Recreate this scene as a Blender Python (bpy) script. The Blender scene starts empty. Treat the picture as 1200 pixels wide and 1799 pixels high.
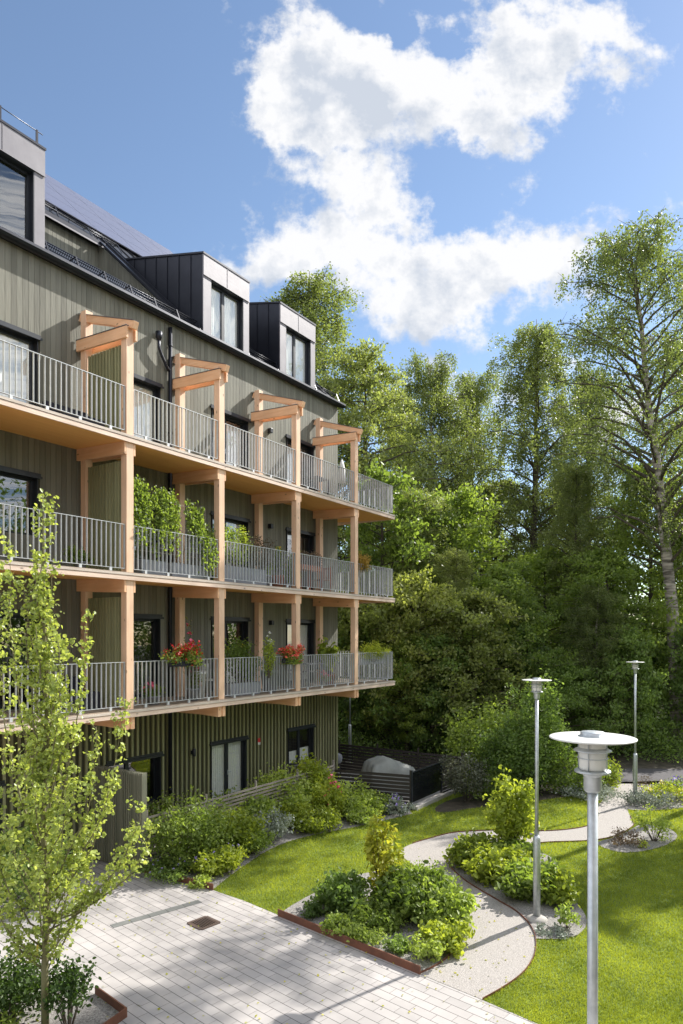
import bpy, math, random
import numpy as np
from mathutils import Vector, Matrix
R = math.radians
sc = bpy.context.scene
col = sc.collection

# ------------------------------------------------------------------ camera, sky, sun
# world axes: x runs along the facade (away), y into the building, z up; metres
CX, CY, H = -9.877, -12.078, 5.25
U0, U1 = .5523, .8337            # facade direction in camera right / forward
HY = 1118.0
cd = bpy.data.cameras.new('camera'); cam = bpy.data.objects.new('camera', cd); col.objects.link(cam)
cam.location = (CX, CY, H)
fwd = Vector((U1, U0, 0)); right = Vector((U0, -U1, 0))
cam.rotation_euler = (R(90), 0, math.atan2(-fwd.x, fwd.y))
cd.sensor_fit = 'HORIZONTAL'; cd.sensor_width = 24; cd.lens = 24
cd.shift_y = (HY - 899.5) / 1200; cd.clip_end = 900; cd.clip_start = .1
sc.camera = cam
SUN_EL = 39.0
sdir = Vector((.9500 * math.cos(R(SUN_EL)), -.310 * math.cos(R(SUN_EL)), math.sin(R(SUN_EL)))).normalized()
sl = bpy.data.lights.new('sun', 'SUN'); sl.energy = 4.3; sl.angle = R(.5); sl.color = (1, .955, .88)
so = bpy.data.objects.new('sun', sl); col.objects.link(so)
so.rotation_euler = sdir.to_track_quat('Z', 'Y').to_euler()
sc.view_settings.view_transform = 'Standard'; sc.view_settings.look = 'None'
sc.cycles.max_bounces = 12; sc.cycles.diffuse_bounces = 7; sc.cycles.transmission_bounces = 8; sc.cycles.transparent_max_bounces = 12
sc.view_settings.exposure = 1.02; sc.view_settings.gamma = 1
SKY_STRENGTH = .088
CLOUDS = [  # centre (px,py) and half sizes of the cloud lobes in the sky, plus strength
 (540, 25, 60, 45, .9), (500, 110, 75, 60, .9), (490, 205, 60, 60, .8), (505, 425, 70, 50, .5), (560, 140, 100, 85, 1), (540, 230, 90, 60, 1), (690, 180, 160, 75, 1.2), (650, 120, 90, 55, .7), (860, 130, 150, 85, 1.1), (980, 65, 130, 75, 1.1), (1080, 30, 60, 45, .7),
 (850, 10, 90, 30, .7), (740, 45, 16, 50, .5), (820, 225, 130, 50, .8), (930, 240, 60, 35, .5), (960, 325, 40, 32, .5),
 (640, 330, 95, 75, 1.1), (540, 390, 90, 75, 1.0), (640, 420, 90, 50, .7), (455, 475, 120, 50, 1.0), (430, 95, 40, 26, .15), (390, 90, 40, 22, .1),
 (760, 470, 160, 75, 1.2), (900, 430, 130, 60, 1), (1005, 425, 90, 44, .95), (700, 545, 110, 50, .8), (810, 550, 80, 42, .7), (520, 500, 60, 40, .4),
 (120, 90, 240, 170, -.6), (230, 260, 160, 90, -.4), (670, 40, 60, 30, -1.2), (810, 68, 50, 18, -.9), (800, 345, 70, 34, -1.3), (1020, 300, 60, 60, -.6), (600, 275, 60, 16, -.35), (560, 480, 40, 16, -.35),
 (880, 690, 130, 50, .85), (1090, 735, 100, 60, 1.15), (965, 615, 80, 34, .9), (700, 640, 90, 26, .5), (380, 480, 60, 26, .5)]

def world():
    w = bpy.data.worlds.new('World'); sc.world = w; w.use_nodes = True
    nt = w.node_tree; N = nt.nodes; L = nt.links; N.clear()
    def n(t, **k):
        o = N.new(t)
        for a, b in k.items(): setattr(o, a, b)
        return o
    def mth(op, a, b=None, c=None, clamp=False):
        o = n('ShaderNodeMath', operation=op); o.use_clamp = clamp
        for i, x in enumerate((a, b, c)):
            if x is None: continue
            if isinstance(x, (int, float)): o.inputs[i].default_value = x
            else: L.new(x, o.inputs[i])
        return o.outputs[0]
    def vm(op, a, b=None, out=0):
        o = n('ShaderNodeVectorMath', operation=op)
        for i, x in enumerate((a, b)):
            if x is None: continue
            if isinstance(x, (tuple, list, Vector)): o.inputs[i].default_value = x
            else: L.new(x, o.inputs[i])
        return o.outputs[out]
    out = n('ShaderNodeOutputWorld')
    sky = n('ShaderNodeTexSky', sky_type='NISHITA'); sky.sun_disc = False
    sky.sun_elevation = R(SUN_EL); sky.sun_rotation = math.atan2(sdir.x, sdir.y)
    sky.air_density = 1.0; sky.dust_density = .15; sky.ozone_density = .9; sky.altitude = 50
    bg = n('ShaderNodeBackground'); bg.inputs[1].default_value = SKY_STRENGTH
    L.new(sky.outputs[0], bg.inputs[0])
    tc = n('ShaderNodeTexCoord'); d = vm('NORMALIZE', tc.outputs['Generated'])
    df = mth('MAXIMUM', vm('DOT_PRODUCT', d, tuple(fwd), out=1), .08)
    dr = vm('DOT_PRODUCT', d, tuple(right), out=1)
    sep = n('ShaderNodeSeparateXYZ'); L.new(d, sep.inputs[0])
    px = mth('DIVIDE', dr, df); py = mth('DIVIDE', sep.outputs[2], df)
    cb = n('ShaderNodeCombineXYZ'); L.new(px, cb.inputs[0]); L.new(py, cb.inputs[1])
    base = cb.outputs[0]
    # warp the lobes so that their outline is ragged
    wn = n('ShaderNodeTexNoise'); wn.inputs['Scale'].default_value = 5.0; wn.inputs['Detail'].default_value = 7; wn.inputs['Roughness'].default_value = .6
    L.new(base, wn.inputs['Vector'])
    wv = vm('SCALE', vm('SUBTRACT', wn.outputs['Color'], (.5, .5, .5))); 
    wv.node.inputs[3].default_value = .20
    p = vm('ADD', base, wv)
    def lobes(p):
        acc = None
        for (x, y, rx, ry, s) in CLOUDS:
            c = ((x - 600) / 1200, (HY - y) / 1200, 0); q = vm('MULTIPLY', vm('SUBTRACT', p, c), (1200 / rx, 1200 / ry, 0))
            l2 = vm('DOT_PRODUCT', q, q, out=1)
            g = mth('MULTIPLY', mth('POWER', 2.718, mth('MULTIPLY', l2, -1.15)), s)
            acc = g if acc is None else mth('ADD', acc, g)
        return acc
    m = lobes(p)
    def noise(vec, scale, det, rough, off=(0, 0, 0), sx=1):
        o = n('ShaderNodeTexNoise'); o.inputs['Scale'].default_value = scale; o.inputs['Detail'].default_value = det; o.inputs['Roughness'].default_value = rough
        L.new(vm('ADD', vec, off), o.inputs['Vector']); return o.outputs[0]
    nz = noise(base, 9, 9, .62)
    nzf = noise(base, 26, 8, .6, (7.7, 2.2, 0))
    nz2 = noise(base, 2.4, 6, .6, (3.1, 1.7, 0))
    # unseen broken cloud beyond the stretch in front, added for fill light and reflections
    r2 = vm('DOT_PRODUCT', base, base, out=1)
    off = mth('SUBTRACT', mth('ABSOLUTE', px), .62); off = mth('MULTIPLY', off, 4, clamp=True)
    gen = mth('MULTIPLY', mth('MULTIPLY', mth('SUBTRACT', nz2, .34), 5, clamp=True), off)
    dens = mth('ADD', mth('ADD', m, gen), mth('ADD', mth('MULTIPLY', mth('SUBTRACT', nz, .5), 2.6), mth('MULTIPLY', mth('SUBTRACT', nzf, .5), 2.1)))
    al = n('ShaderNodeMapRange', interpolation_type='SMOOTHSTEP'); L.new(dens, al.inputs[0])
    al.inputs[1].default_value = .24; al.inputs[2].default_value = 1.12
    # thin wisps
    # shading of the clouds: lit towards the sun (right and up), greyer where thick
    nzs = noise(base, 7, 9, .6, (.04, .035, 0)); nzb = noise(base, 7, 9, .6)
    mm = lobes(vm('ADD', p, (.05, .055, 0)))
    sh = mth('ADD', mth('MULTIPLY', mth('SUBTRACT', nzs, nzb), 3.8), mth('MULTIPLY', mth('SUBTRACT', mm, m), .30))
    thick = mth('MULTIPLY', mth('SUBTRACT', dens, 1.0), .45, clamp=True)
    sh = mth('ADD', mth('ADD', sh, thick), .05)
    cr = n('ShaderNodeValToRGB'); L.new(sh, cr.inputs[0])
    cr.color_ramp.elements[0].position = 0.0; cr.color_ramp.elements[0].color = (.56, .56, .565, 1)
    cr.color_ramp.elements[1].position = .75; cr.color_ramp.elements[1].color = (.36, .39, .44, 1)
    cbg = n('ShaderNodeBackground'); L.new(mth('MULTIPLY_ADD', off, 1.1, .89), cbg.inputs[1]); L.new(cr.outputs[0], cbg.inputs[0])  # cloud out of view is made brighter to lift the fill light
    up = n('ShaderNodeMapRange'); L.new(sep.outputs[2], up.inputs[0]); up.inputs[1].default_value = 0; up.inputs[2].default_value = .05
    fac = mth('MULTIPLY', al.outputs[0], up.outputs[0]); fac = mth('MULTIPLY', fac, .97)
    mix = n('ShaderNodeMixShader'); L.new(fac, mix.inputs[0]); L.new(bg.outputs[0], mix.inputs[1]); L.new(cbg.outputs[0], mix.inputs[2])
    L.new(mix.outputs[0], out.inputs[0])
world()

# ------------------------------------------------------------------ helpers
def g(px, py, z=0):              # a spot of the ground as paced out from the photo
    Y = 1200 * (H - z) / (py - HY); X = (px - 600) / 1200 * Y
    return (CX + X * U0 + Y * U1, CY - X * U1 + Y * U0)
def cw(X, Y): return (CX + X * U0 + Y * U1, CY - X * U1 + Y * U0)
def tag(o, label=None, cat=None, group=None, kind=None):
    if label: o['label'] = label
    if cat: o['category'] = cat
    if group: o['group'] = group
    if kind: o['kind'] = kind
    return o
def empty(name, loc, label=None, cat=None, group=None):
    o = bpy.data.objects.new(name, None); col.objects.link(o); o.location = loc
    o.empty_display_size = .1
    return tag(o, label, cat, group)
def rootloc(p):
    v = Vector((0, 0, 0))
    while p is not None: v += p.location; p = p.parent
    return v
def kids(o): return [c for c in bpy.data.objects if c.parent == o]
def copy_tree(o, parent=None):
    c = o.copy(); col.objects.link(c); c.parent = parent
    for k in kids(o): copy_tree(k, c)
    return c

class M:
    def __init__(s): s.v = []; s.f = []; s.sm = []
    def face(s, pts, sm=False):
        b = len(s.v); s.v += [tuple(p) for p in pts]; s.f.append(tuple(range(b, b + len(pts)))); s.sm.append(sm)
    def box(s, x0, x1, y0, y1, z0, z1):
        return s.hexa([(x0, y0, z0), (x1, y0, z0), (x1, y1, z0), (x0, y1, z0), (x0, y0, z1), (x1, y0, z1), (x1, y1, z1), (x0, y1, z1)])
    def hexa(s, p):
        b = len(s.v); s.v += [tuple(q) for q in p]
        for f in ((3, 2, 1, 0), (4, 5, 6, 7), (0, 1, 5, 4), (1, 2, 6, 5), (2, 3, 7, 6), (3, 0, 4, 7)):
            s.f.append(tuple(b + i for i in f)); s.sm.append(False)
        return s
    def bar(s, a, b, w, h, up=(0, 0, 1)):       # a straight bar of section w (sideways) x h (up)
        a = Vector(a); b = Vector(b); d = (b - a).normalized(); u = Vector(up)
        sd = d.cross(u)
        if sd.length < 1e-4: sd = Vector((1, 0, 0))
        sd.normalize(); u = sd.cross(d).normalized(); sd = sd * w / 2; u = u * h / 2
        return s.hexa([a - sd - u, a + sd - u, b + sd - u, b - sd - u, a - sd + u, a + sd + u, b + sd + u, b - sd + u])
    def prism(s, poly, z0, z1):
        b = len(s.v); n = len(poly)
        s.v += [(x, y, z0) for x, y in poly] + [(x, y, z1) for x, y in poly]
        s.f.append(tuple(b + i for i in range(n - 1, -1, -1))); s.f.append(tuple(b + n + i for i in range(n)))
        for i in range(n):
            j = (i + 1) % n; s.f.append((b + i, b + j, b + n + j, b + n + i))
        s.sm += [False] * (n + 2); return s
    def extr(s, poly3, vec):                    # a planar polygon extruded along vec
        b = len(s.v); n = len(poly3); vec = Vector(vec)
        s.v += [tuple(p) for p in poly3] + [tuple(Vector(p) + vec) for p in poly3]
        s.f.append(tuple(b + i for i in range(n - 1, -1, -1))); s.f.append(tuple(b + n + i for i in range(n)))
        for i in range(n):
            j = (i + 1) % n; s.f.append((b + i, b + j, b + n + j, b + n + i))
        s.sm += [False] * (n + 2); return s
    def tube(s, pts, r, n=8, cap=True):
        pts = [Vector(p) for p in pts]; k = len(pts)
        rr = r if isinstance(r, (list, tuple)) else [r] * k
        b = len(s.v); prev = None
        for i, p in enumerate(pts):
            d = (pts[min(i + 1, k - 1)] - pts[max(i - 1, 0)]).normalized()
            if prev is None:
                a = d.orthogonal().normalized()
            else:
                a = (prev - d * prev.dot(d))
                a = a.normalized() if a.length > 1e-5 else d.orthogonal().normalized()
            prev = a; c = d.cross(a)
            for j in range(n):
                t = 2 * math.pi * j / n
                s.v.append(tuple(p + (a * math.cos(t) + c * math.sin(t)) * rr[i]))
        for i in range(k - 1):
            for j in range(n):
                j2 = (j + 1) % n
                s.f.append((b + i * n + j, b + i * n + j2, b + (i + 1) * n + j2, b + (i + 1) * n + j)); s.sm.append(n > 5)
        if cap:
            s.f.append(tuple(b + j for j in range(n - 1, -1, -1))); s.f.append(tuple(b + (k - 1) * n + j for j in range(n))); s.sm += [False, False]
        return s
    def lathe(s, x, y, prof, n=24, z=0, smooth=True):
        b = len(s.v); k = len(prof)
        for r, h in prof:
            for j in range(n):
                t = 2 * math.pi * j / n; s.v.append((x + r * math.cos(t), y + r * math.sin(t), z + h))
        for i in range(k - 1):
            for j in range(n):
                j2 = (j + 1) % n
                s.f.append((b + i * n + j, b + i * n + j2, b + (i + 1) * n + j2, b + (i + 1) * n + j)); s.sm.append(smooth)
        s.f.append(tuple(b + j for j in range(n - 1, -1, -1))); s.f.append(tuple(b + (k - 1) * n + j for j in range(n))); s.sm += [False, False]
        return s
    def build(s, name, mat, parent=None, loc=None, bevel=0):
        me = bpy.data.meshes.new(name)
        off = Vector(loc) if loc else rootloc(parent)
        me.from_pydata([(x - off.x, y - off.y, z - off.z) for x, y, z in s.v], [], s.f)
        me.polygons.foreach_set('use_smooth', s.sm)
        if mat: me.materials.append(mat)
        me.update()
        o = bpy.data.objects.new(name, me); col.objects.link(o)
        if loc: o.location = loc
        if parent: o.parent = parent
        if bevel:
            bm = o.modifiers.new('bevel', 'BEVEL'); bm.width = bevel; bm.segments = 2; bm.limit_method = 'ANGLE'
        return o
def npmesh(name, V, F, mat, parent=None, smooth=False):
    """V (n,3) array, F (m,k) array of faces with the same number of corners"""
    me = bpy.data.meshes.new(name); off = rootloc(parent) if parent else Vector((0, 0, 0))
    V = V - np.array(off[:])[None]
    n, m, k = len(V), len(F), F.shape[1]
    me.vertices.add(n); me.vertices.foreach_set('co', V.astype(np.float32).ravel())
    me.loops.add(m * k); me.loops.foreach_set('vertex_index', F.astype(np.int32).ravel())
    me.polygons.add(m); me.polygons.foreach_set('loop_start', np.arange(0, m * k, k, dtype=np.int32))
    me.update(calc_edges=True); me.materials.append(mat)
    o = bpy.data.objects.new(name, me); col.objects.link(o)
    if parent: o.parent = parent
    return o
def leaves(name, P, size, mat, parent, seed=0, aspect=.55, fold=False, up=.35, droop=0.0):
    rg = np.random.default_rng(seed); n = len(P)
    L = size * rg.uniform(.6, 1.25, n)
    nr = rg.normal(size=(n, 3)); nr[:, 2] = np.abs(nr[:, 2]) * .6 + up; nr /= np.linalg.norm(nr, axis=1)[:, None]
    a = rg.normal(size=(n, 3)); a[:, 2] -= droop; a -= nr * (a * nr).sum(1)[:, None]; a /= np.linalg.norm(a, axis=1)[:, None]
    b = np.cross(nr, a); L = L[:, None]; W = L * aspect / 2
    if not fold:
        V = np.stack([P - a * L / 2, P + b * W - a * L * .05, P + a * L / 2, P - b * W - a * L * .05], 1).reshape(-1, 3)
        F = np.arange(4 * n).reshape(n, 4)
    else:
        u = nr * L * .13
        V = np.stack([P - a * L / 2, P - a * L * .25 + b * W * .9 + u, P + a * L * .15 + b * W + u, P + a * L / 2 - u * .4,
                      P + a * L * .15 - b * W + u, P - a * L * .25 - b * W * .9 + u], 1).reshape(-1, 3)
        i = np.arange(n)[:, None] * 6
        F = np.concatenate([i + np.array([[0, 3, 2, 1]]), i + np.array([[0, 5, 4, 3]])], 0)
    return npmesh(name, V, F, mat, parent)

# ------------------------------------------------------------------ materials
MATS = {}
def mat(name, c, c2=None, rough=.6, metal=0, scale=4, stretch=(1, 1, 1), bump=0, bscale=None, island=0, spec=.5, detail=5, contrast=1, coat=0):
    m = bpy.data.materials.new(name); m.use_nodes = True; nt = m.node_tree; N, L = nt.nodes, nt.links
    b = N['Principled BSDF']; b.inputs['Roughness'].default_value = rough; b.inputs['Metallic'].default_value = metal
    b.inputs['Specular IOR Level'].default_value = spec
    if coat: b.inputs['Coat Weight'].default_value = coat
    tc = N.new('ShaderNodeTexCoord'); mp = N.new('ShaderNodeMapping'); mp.inputs['Scale'].default_value = stretch
    L.new(tc.outputs['Object'], mp.inputs[0])
    nz = N.new('ShaderNodeTexNoise'); nz.inputs['Scale'].default_value = scale; nz.inputs['Detail'].default_value = detail
    L.new(mp.outputs[0], nz.inputs['Vector'])
    c2 = c2 or tuple(x * .8 for x in c)
    rp = N.new('ShaderNodeValToRGB'); w = .22 / contrast
    rp.color_ramp.elements[0].position = .5 - w; rp.color_ramp.elements[1].position = .5 + w
    rp.color_ramp.elements[0].color = (*c2, 1); rp.color_ramp.elements[1].color = (*c, 1)
    fac = nz.outputs[0]
    if island:
        ge = N.new('ShaderNodeNewGeometry'); ad = N.new('ShaderNodeMath'); ad.operation = 'MULTIPLY_ADD'
        ad.inputs[1].default_value = island
        sb = N.new('ShaderNodeMath'); sb.operation = 'SUBTRACT'; sb.inputs[1].default_value = .5
        L.new(ge.outputs['Random Per Island'], sb.inputs[0]); L.new(sb.outputs[0], ad.inputs[0]); L.new(fac, ad.inputs[2]); fac = ad.outputs[0]
    L.new(fac, rp.inputs[0]); L.new(rp.outputs[0], b.inputs['Base Color'])
    if bump:
        n2 = N.new('ShaderNodeTexNoise'); n2.inputs['Scale'].default_value = bscale or scale * 4; n2.inputs['Detail'].default_value = 6
        L.new(mp.outputs[0], n2.inputs['Vector'])
        bp = N.new('ShaderNodeBump'); bp.inputs['Strength'].default_value = bump; bp.inputs['Distance'].default_value = .02
        L.new(n2.outputs[0], bp.inputs['Height']); L.new(bp.outputs[0], b.inputs['Normal'])
    MATS[name] = m; return m
def leafmat(name, dark, light, trans=.4, tcol=None, rough=.42, hue=.0):
    m = bpy.data.materials.new(name); m.use_nodes = True; nt = m.node_tree; N, L = nt.nodes, nt.links
    b = N['Principled BSDF']; b.inputs['Roughness'].default_value = rough + .06; b.inputs['Specular IOR Level'].default_value = .3
    ge = N.new('ShaderNodeNewGeometry'); tc = N.new('ShaderNodeTexCoord')
    nz = N.new('ShaderNodeTexNoise'); nz.inputs['Scale'].default_value = .9; nz.inputs['Detail'].default_value = 3
    L.new(tc.outputs['Object'], nz.inputs['Vector'])
    ad = N.new('ShaderNodeMath'); ad.operation = 'MULTIPLY_ADD'; ad.inputs[1].default_value = .55; L.new(ge.outputs['Random Per Island'], ad.inputs[0])
    ml = N.new('ShaderNodeMath'); ml.operation = 'MULTIPLY_ADD'; ml.inputs[1].default_value = 2.2 if name == 'grass_blades' else 1.2; ml.inputs[2].default_value = -.83 if name == 'grass_blades' else -.33; L.new(nz.outputs[0], ml.inputs[0]); L.new(ml.outputs[0], ad.inputs[2])
    rp = N.new('ShaderNodeValToRGB'); rp.color_ramp.elements[0].color = (*dark, 1); rp.color_ramp.elements[1].color = (*light, 1)
    L.new(ad.outputs[0], rp.inputs[0]); L.new(rp.outputs[0], b.inputs['Base Color'])
    oi = N.new('ShaderNodeObjectInfo'); hv = N.new('ShaderNodeHueSaturation'); mo = N.new('ShaderNodeMapRange'); mo.inputs[3].default_value = .72; mo.inputs[4].default_value = 1.2; L.new(oi.outputs['Random'], mo.inputs[0])
    mh = N.new('ShaderNodeMapRange'); mh.inputs[3].default_value = .508; mh.inputs[4].default_value = .488; L.new(oi.outputs['Random'], mh.inputs[0])
    if name != 'grass_blades': L.new(mo.outputs[0], hv.inputs['Value']); L.new(mh.outputs[0], hv.inputs['Hue'])
    L.new(rp.outputs[0], hv.inputs['Color']); L.new(hv.outputs[0], b.inputs['Base Color']); rp = hv
    tr = N.new('ShaderNodeBsdfTranslucent'); mx = N.new('ShaderNodeMixShader'); mx.inputs[0].default_value = trans
    tm = N.new('ShaderNodeMix'); tm.data_type = 'RGBA'; tm.blend_type = 'MULTIPLY'; tm.inputs[0].default_value = 1
    tcol = tcol or (1.9, 2.0, .85); L.new(rp.outputs[0], tm.inputs[6]); tm.inputs[7].default_value = (*tcol, 1)
    L.new(tm.outputs[2], tr.inputs[0]); L.new(b.outputs[0], mx.inputs[1]); L.new(tr.outputs[0], mx.inputs[2])
    L.new(mx.outputs[0], N['Material Output'].inputs[0]); MATS[name] = m; return m
def glassmat(name, ior=1.9, tint=(.93, .95, .94)):
    m = bpy.data.materials.new(name); m.use_nodes = True; nt = m.node_tree; N, L = nt.nodes, nt.links
    N.remove(N['Principled BSDF'])
    tr = N.new('ShaderNodeBsdfTransparent'); tr.inputs[0].default_value = (*tint, 1)
    gl = N.new('ShaderNodeBsdfGlossy'); gl.inputs['Roughness'].default_value = .01; gl.inputs[0].default_value = (.95, .97, 1, 1)
    fr = N.new('ShaderNodeFresnel'); fr.inputs[0].default_value = ior
    tc = N.new('ShaderNodeTexCoord'); nz = N.new('ShaderNodeTexNoise'); nz.inputs['Scale'].default_value = .8; L.new(tc.outputs['Object'], nz.inputs['Vector'])
    bp = N.new('ShaderNodeBump'); bp.inputs['Strength'].default_value = .12; bp.inputs['Distance'].default_value = .02; L.new(nz.outputs[0], bp.inputs['Height']); L.new(bp.outputs[0], gl.inputs['Normal'])
    ge = N.new('ShaderNodeNewGeometry'); bf = N.new('ShaderNodeMath'); bf.operation = 'SUBTRACT'; bf.inputs[0].default_value = 1; L.new(ge.outputs['Backfacing'], bf.inputs[1])
    fm = N.new('ShaderNodeMath'); fm.operation = 'MULTIPLY'; L.new(fr.outputs[0], fm.inputs[0]); L.new(bf.outputs[0], fm.inputs[1])
    mx = N.new('ShaderNodeMixShader'); L.new(fm.outputs[0], mx.inputs[0]); L.new(tr.outputs[0], mx.inputs[1]); L.new(gl.outputs[0], mx.inputs[2])
    L.new(mx.outputs[0], N['Material Output'].inputs[0]); MATS[name] = m; return m

BOARD = mat('green_grey_boards', (.198, .196, .158), (.138, .136, .108), .75, scale=2.2, stretch=(4, 4, .35), bump=.35, bscale=9, island=.55)
BATTEN = mat('olive_battens', (.30, .30, .165), (.21, .21, .11), .75, scale=2.2, stretch=(4, 4, .35), bump=.3, island=.5)
BATBACK = mat('olive_backing', (.06, .058, .03), (.04, .04, .022), .8, scale=2)
SCREENM = mat('grey_green_screen', (.24, .235, .17), (.17, .17, .12), .8, scale=2, stretch=(4, 4, .4), bump=.3, island=.4)
def wood(name, st, c=(.88, .55, .33), c2=(.78, .44, .24)):
    m = mat(name, c, c2, .55, scale=5, stretch=st, bump=.15, bscale=12, detail=6)
    nt = m.node_tree; N, L = nt.nodes, nt.links; b = N['Principled BSDF']; src = b.inputs['Base Color'].links[0].from_socket
    tc = N.new('ShaderNodeTexCoord'); mp = N.new('ShaderNodeMapping'); mp.inputs['Scale'].default_value = tuple(5.5 if q > 1 else 2.6 for q in st); L.new(tc.outputs['Object'], mp.inputs[0])
    vo = N.new('ShaderNodeTexVoronoi'); vo.inputs['Scale'].default_value = 1.0; L.new(mp.outputs[0], vo.inputs['Vector'])
    mr = N.new('ShaderNodeMapRange'); mr.inputs[1].default_value = .07; mr.inputs[2].default_value = .13; mr.inputs[3].default_value = .45; mr.inputs[4].default_value = 1; L.new(vo.outputs['Distance'], mr.inputs[0])
    # bundles of darker and greyer lamellae
    n3 = N.new('ShaderNodeTexNoise'); n3.inputs['Scale'].default_value = 1.1; n3.inputs['Detail'].default_value = 8; L.new(tc.outputs['Object'], n3.inputs['Vector'])
    m3 = N.new('ShaderNodeMapRange'); m3.inputs[1].default_value = .35; m3.inputs[2].default_value = .65; m3.inputs[3].default_value = .86; m3.inputs[4].default_value = 1.04; L.new(n3.outputs[0], m3.inputs[0])
    mm = N.new('ShaderNodeMath'); mm.operation = 'MULTIPLY'; L.new(mr.outputs[0], mm.inputs[0]); L.new(m3.outputs[0], mm.inputs[1])
    mx = N.new('ShaderNodeMix'); mx.data_type = 'RGBA'; mx.blend_type = 'MULTIPLY'; mx.inputs[0].default_value = 1
    L.new(src, mx.inputs[6]); L.new(mm.outputs[0], mx.inputs[7]); L.new(mx.outputs[2], b.inputs['Base Color']); return m
WV = wood('spruce_upright', (3, 3, .25), (.86, .59, .41), (.74, .48, .31)); WY = wood('spruce_inward', (3, .25, 3)); WX = wood('spruce_lengthwise', (.25, 3, 3), (.80, .62, .50), (.66, .50, .40))
WSOF = mat('spruce_soffit', (.90, .47, .16), (.80, .39, .12), .55, scale=4, stretch=(.2, 5, 3), bump=.1)
WGREY = mat('weathered_edge', (.62, .54, .46), (.46, .38, .32), .7, scale=6, stretch=(.3, 3, 3), bump=.2)
DECKM = mat('deck_boards', (.34, .27, .2), (.25, .2, .15), .75, scale=5, stretch=(.3, 6, 1))
GALV = mat('galvanised_steel', (.55, .58, .60), (.42, .45, .47), .42, .75, scale=14, contrast=1.4)
GALVL = mat('galvanised_bars', (.60, .62, .63), (.50, .52, .54), .5, .35, scale=9)
BLACKM = mat('black_sheet_metal', (.030, .033, .045), (.022, .024, .034), .38, .6, scale=3, bump=.08, bscale=3)
ZINC = mat('grey_zinc', (.185, .178, .195), (.15, .143, .16), .5, .3, scale=3, bump=.05)
DARKF = mat('dark_frame', (.018, .022, .03), (.013, .016, .022), .4)
ROOFM = mat('black_roof_metal', (.035, .037, .045), (.026, .028, .034), .45, .4, scale=3)
GLASS = glassmat('window_glass', 2.3)
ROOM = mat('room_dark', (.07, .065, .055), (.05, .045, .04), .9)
CURT = mat('white_curtain', (.82, .82, .80), (.7, .7, .68), .9, scale=3, stretch=(8, 8, .4))
CORTEN = mat('corten_steel', (.20, .075, .04), (.11, .045, .028), .75, scale=5, bump=.15)
CONC = mat('pale_concrete', (.42, .40, .37), (.32, .30, .28), .85, scale=6, bump=.2)
BFENCE = mat('black_stained_slats', (.040, .032, .028), (.025, .02, .018), .55, scale=3, stretch=(.5, .5, 4))
SFENCE = mat('silver_weathered_slats', (.34, .30, .27), (.2, .17, .15), .7, scale=5, stretch=(.6, .6, 4), island=.6, bump=.2)
BGLASS = mat('black_glass', (.010, .012, .014), (.008, .009, .01), .08, spec=.6)
WHITEM = mat('white_enamel', (.74, .74, .72), (.58, .58, .55), .4, scale=9, detail=8, contrast=.8)
OPAL = mat('opal_plastic', (.72, .70, .66), (.66, .64, .60), .4)
TARP = mat('grey_green_tarp', (.27, .28, .255), (.20, .21, .19), .6, scale=3, bump=.3, bscale=5)
PLANTER = mat('grey_planter', (.30, .31, .34), (.24, .25, .28), .7)
TERRA = mat('terracotta', (.48, .2, .12), (.38, .15, .09), .8)
WPOT = mat('white_pot', (.72, .72, .7), (.6, .6, .58), .6)
REDF = mat('red_petals', (.75, .03, .02), (.55, .02, .03), .5, island=.6)
CORF = mat('coral_petals', (.85, .16, .10), (.75, .08, .06), .5, island=.6)
PINKF = mat('pink_petals', (.80, .12, .22), (.65, .06, .15), .5, island=.6)
PURPF = mat('violet_petals', (.30, .22, .55), (.22, .16, .45), .5, island=.6)
YELF = mat('yellow_petals', (.75, .6, .10), (.6, .45, .06), .5, island=.6)
BARK = mat('birch_bark', (.52, .46, .40), (.10, .085, .07), .8, scale=2.2, stretch=(.6, .6, 3.2), bump=.5, contrast=1.6)
BARKD = mat('dark_bark', (.12, .095, .07), (.055, .045, .035), .9, scale=4, stretch=(1, 1, .3), bump=.6)
BARKY = mat('young_bark', (.22, .20, .10), (.13, .12, .06), .8, scale=6, stretch=(1, 1, .5), bump=.3)
ASPH = mat('asphalt', (.085, .078, .085), (.06, .056, .06), .9, scale=9, bump=.3, bscale=120)
STAKE = mat('grey_stake', (.35, .29, .22), (.25, .2, .15), .8, stretch=(1, 1, .2))
REDS = mat('red_sign', (.6, .03, .03), (.5, .02, .02), .5)
DRAINM = mat('dark_drain_stone', (.16, .165, .155), (.12, .125, .12), .8, scale=5, island=.5)
IRON = mat('rusty_iron', (.10, .065, .05), (.06, .042, .035), .7)
CUSH = mat('dark_cushion', (.03, .03, .04), (.02, .02, .03), .9)

L_BIRCH = leafmat('birch_leaves', (.095, .125, .055), (.235, .270, .110), .46)
L_BIRCHG = leafmat('birch_leaves_pale', (.120, .150, .060), (.290, .320, .135), .48)
L_MAPLE = leafmat('maple_leaves', (.090, .140, .035), (.270, .340, .085), .46)
L_OLIVE = leafmat('olive_leaves', (.125, .155, .050), (.330, .360, .125), .46)
L_DARK = leafmat('dark_leaves', (.075, .125, .035), (.205, .290, .090), .44)
L_DEEP = leafmat('deep_green_leaves', (.025, .050, .014), (.090, .150, .035), .3)
L_BUSH = leafmat('bush_leaves', (.115, .170, .035), (.400, .480, .130), .40)
L_LIME = leafmat('lime_leaves', (.150, .210, .030), (.430, .500, .090), .42, (2.0, 1.9, .8))
L_YOUNG = leafmat('young_tree_leaves', (.085, .135, .028), (.430, .510, .170), .36, (2.2, 2.1, .9), rough=.28)
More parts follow.
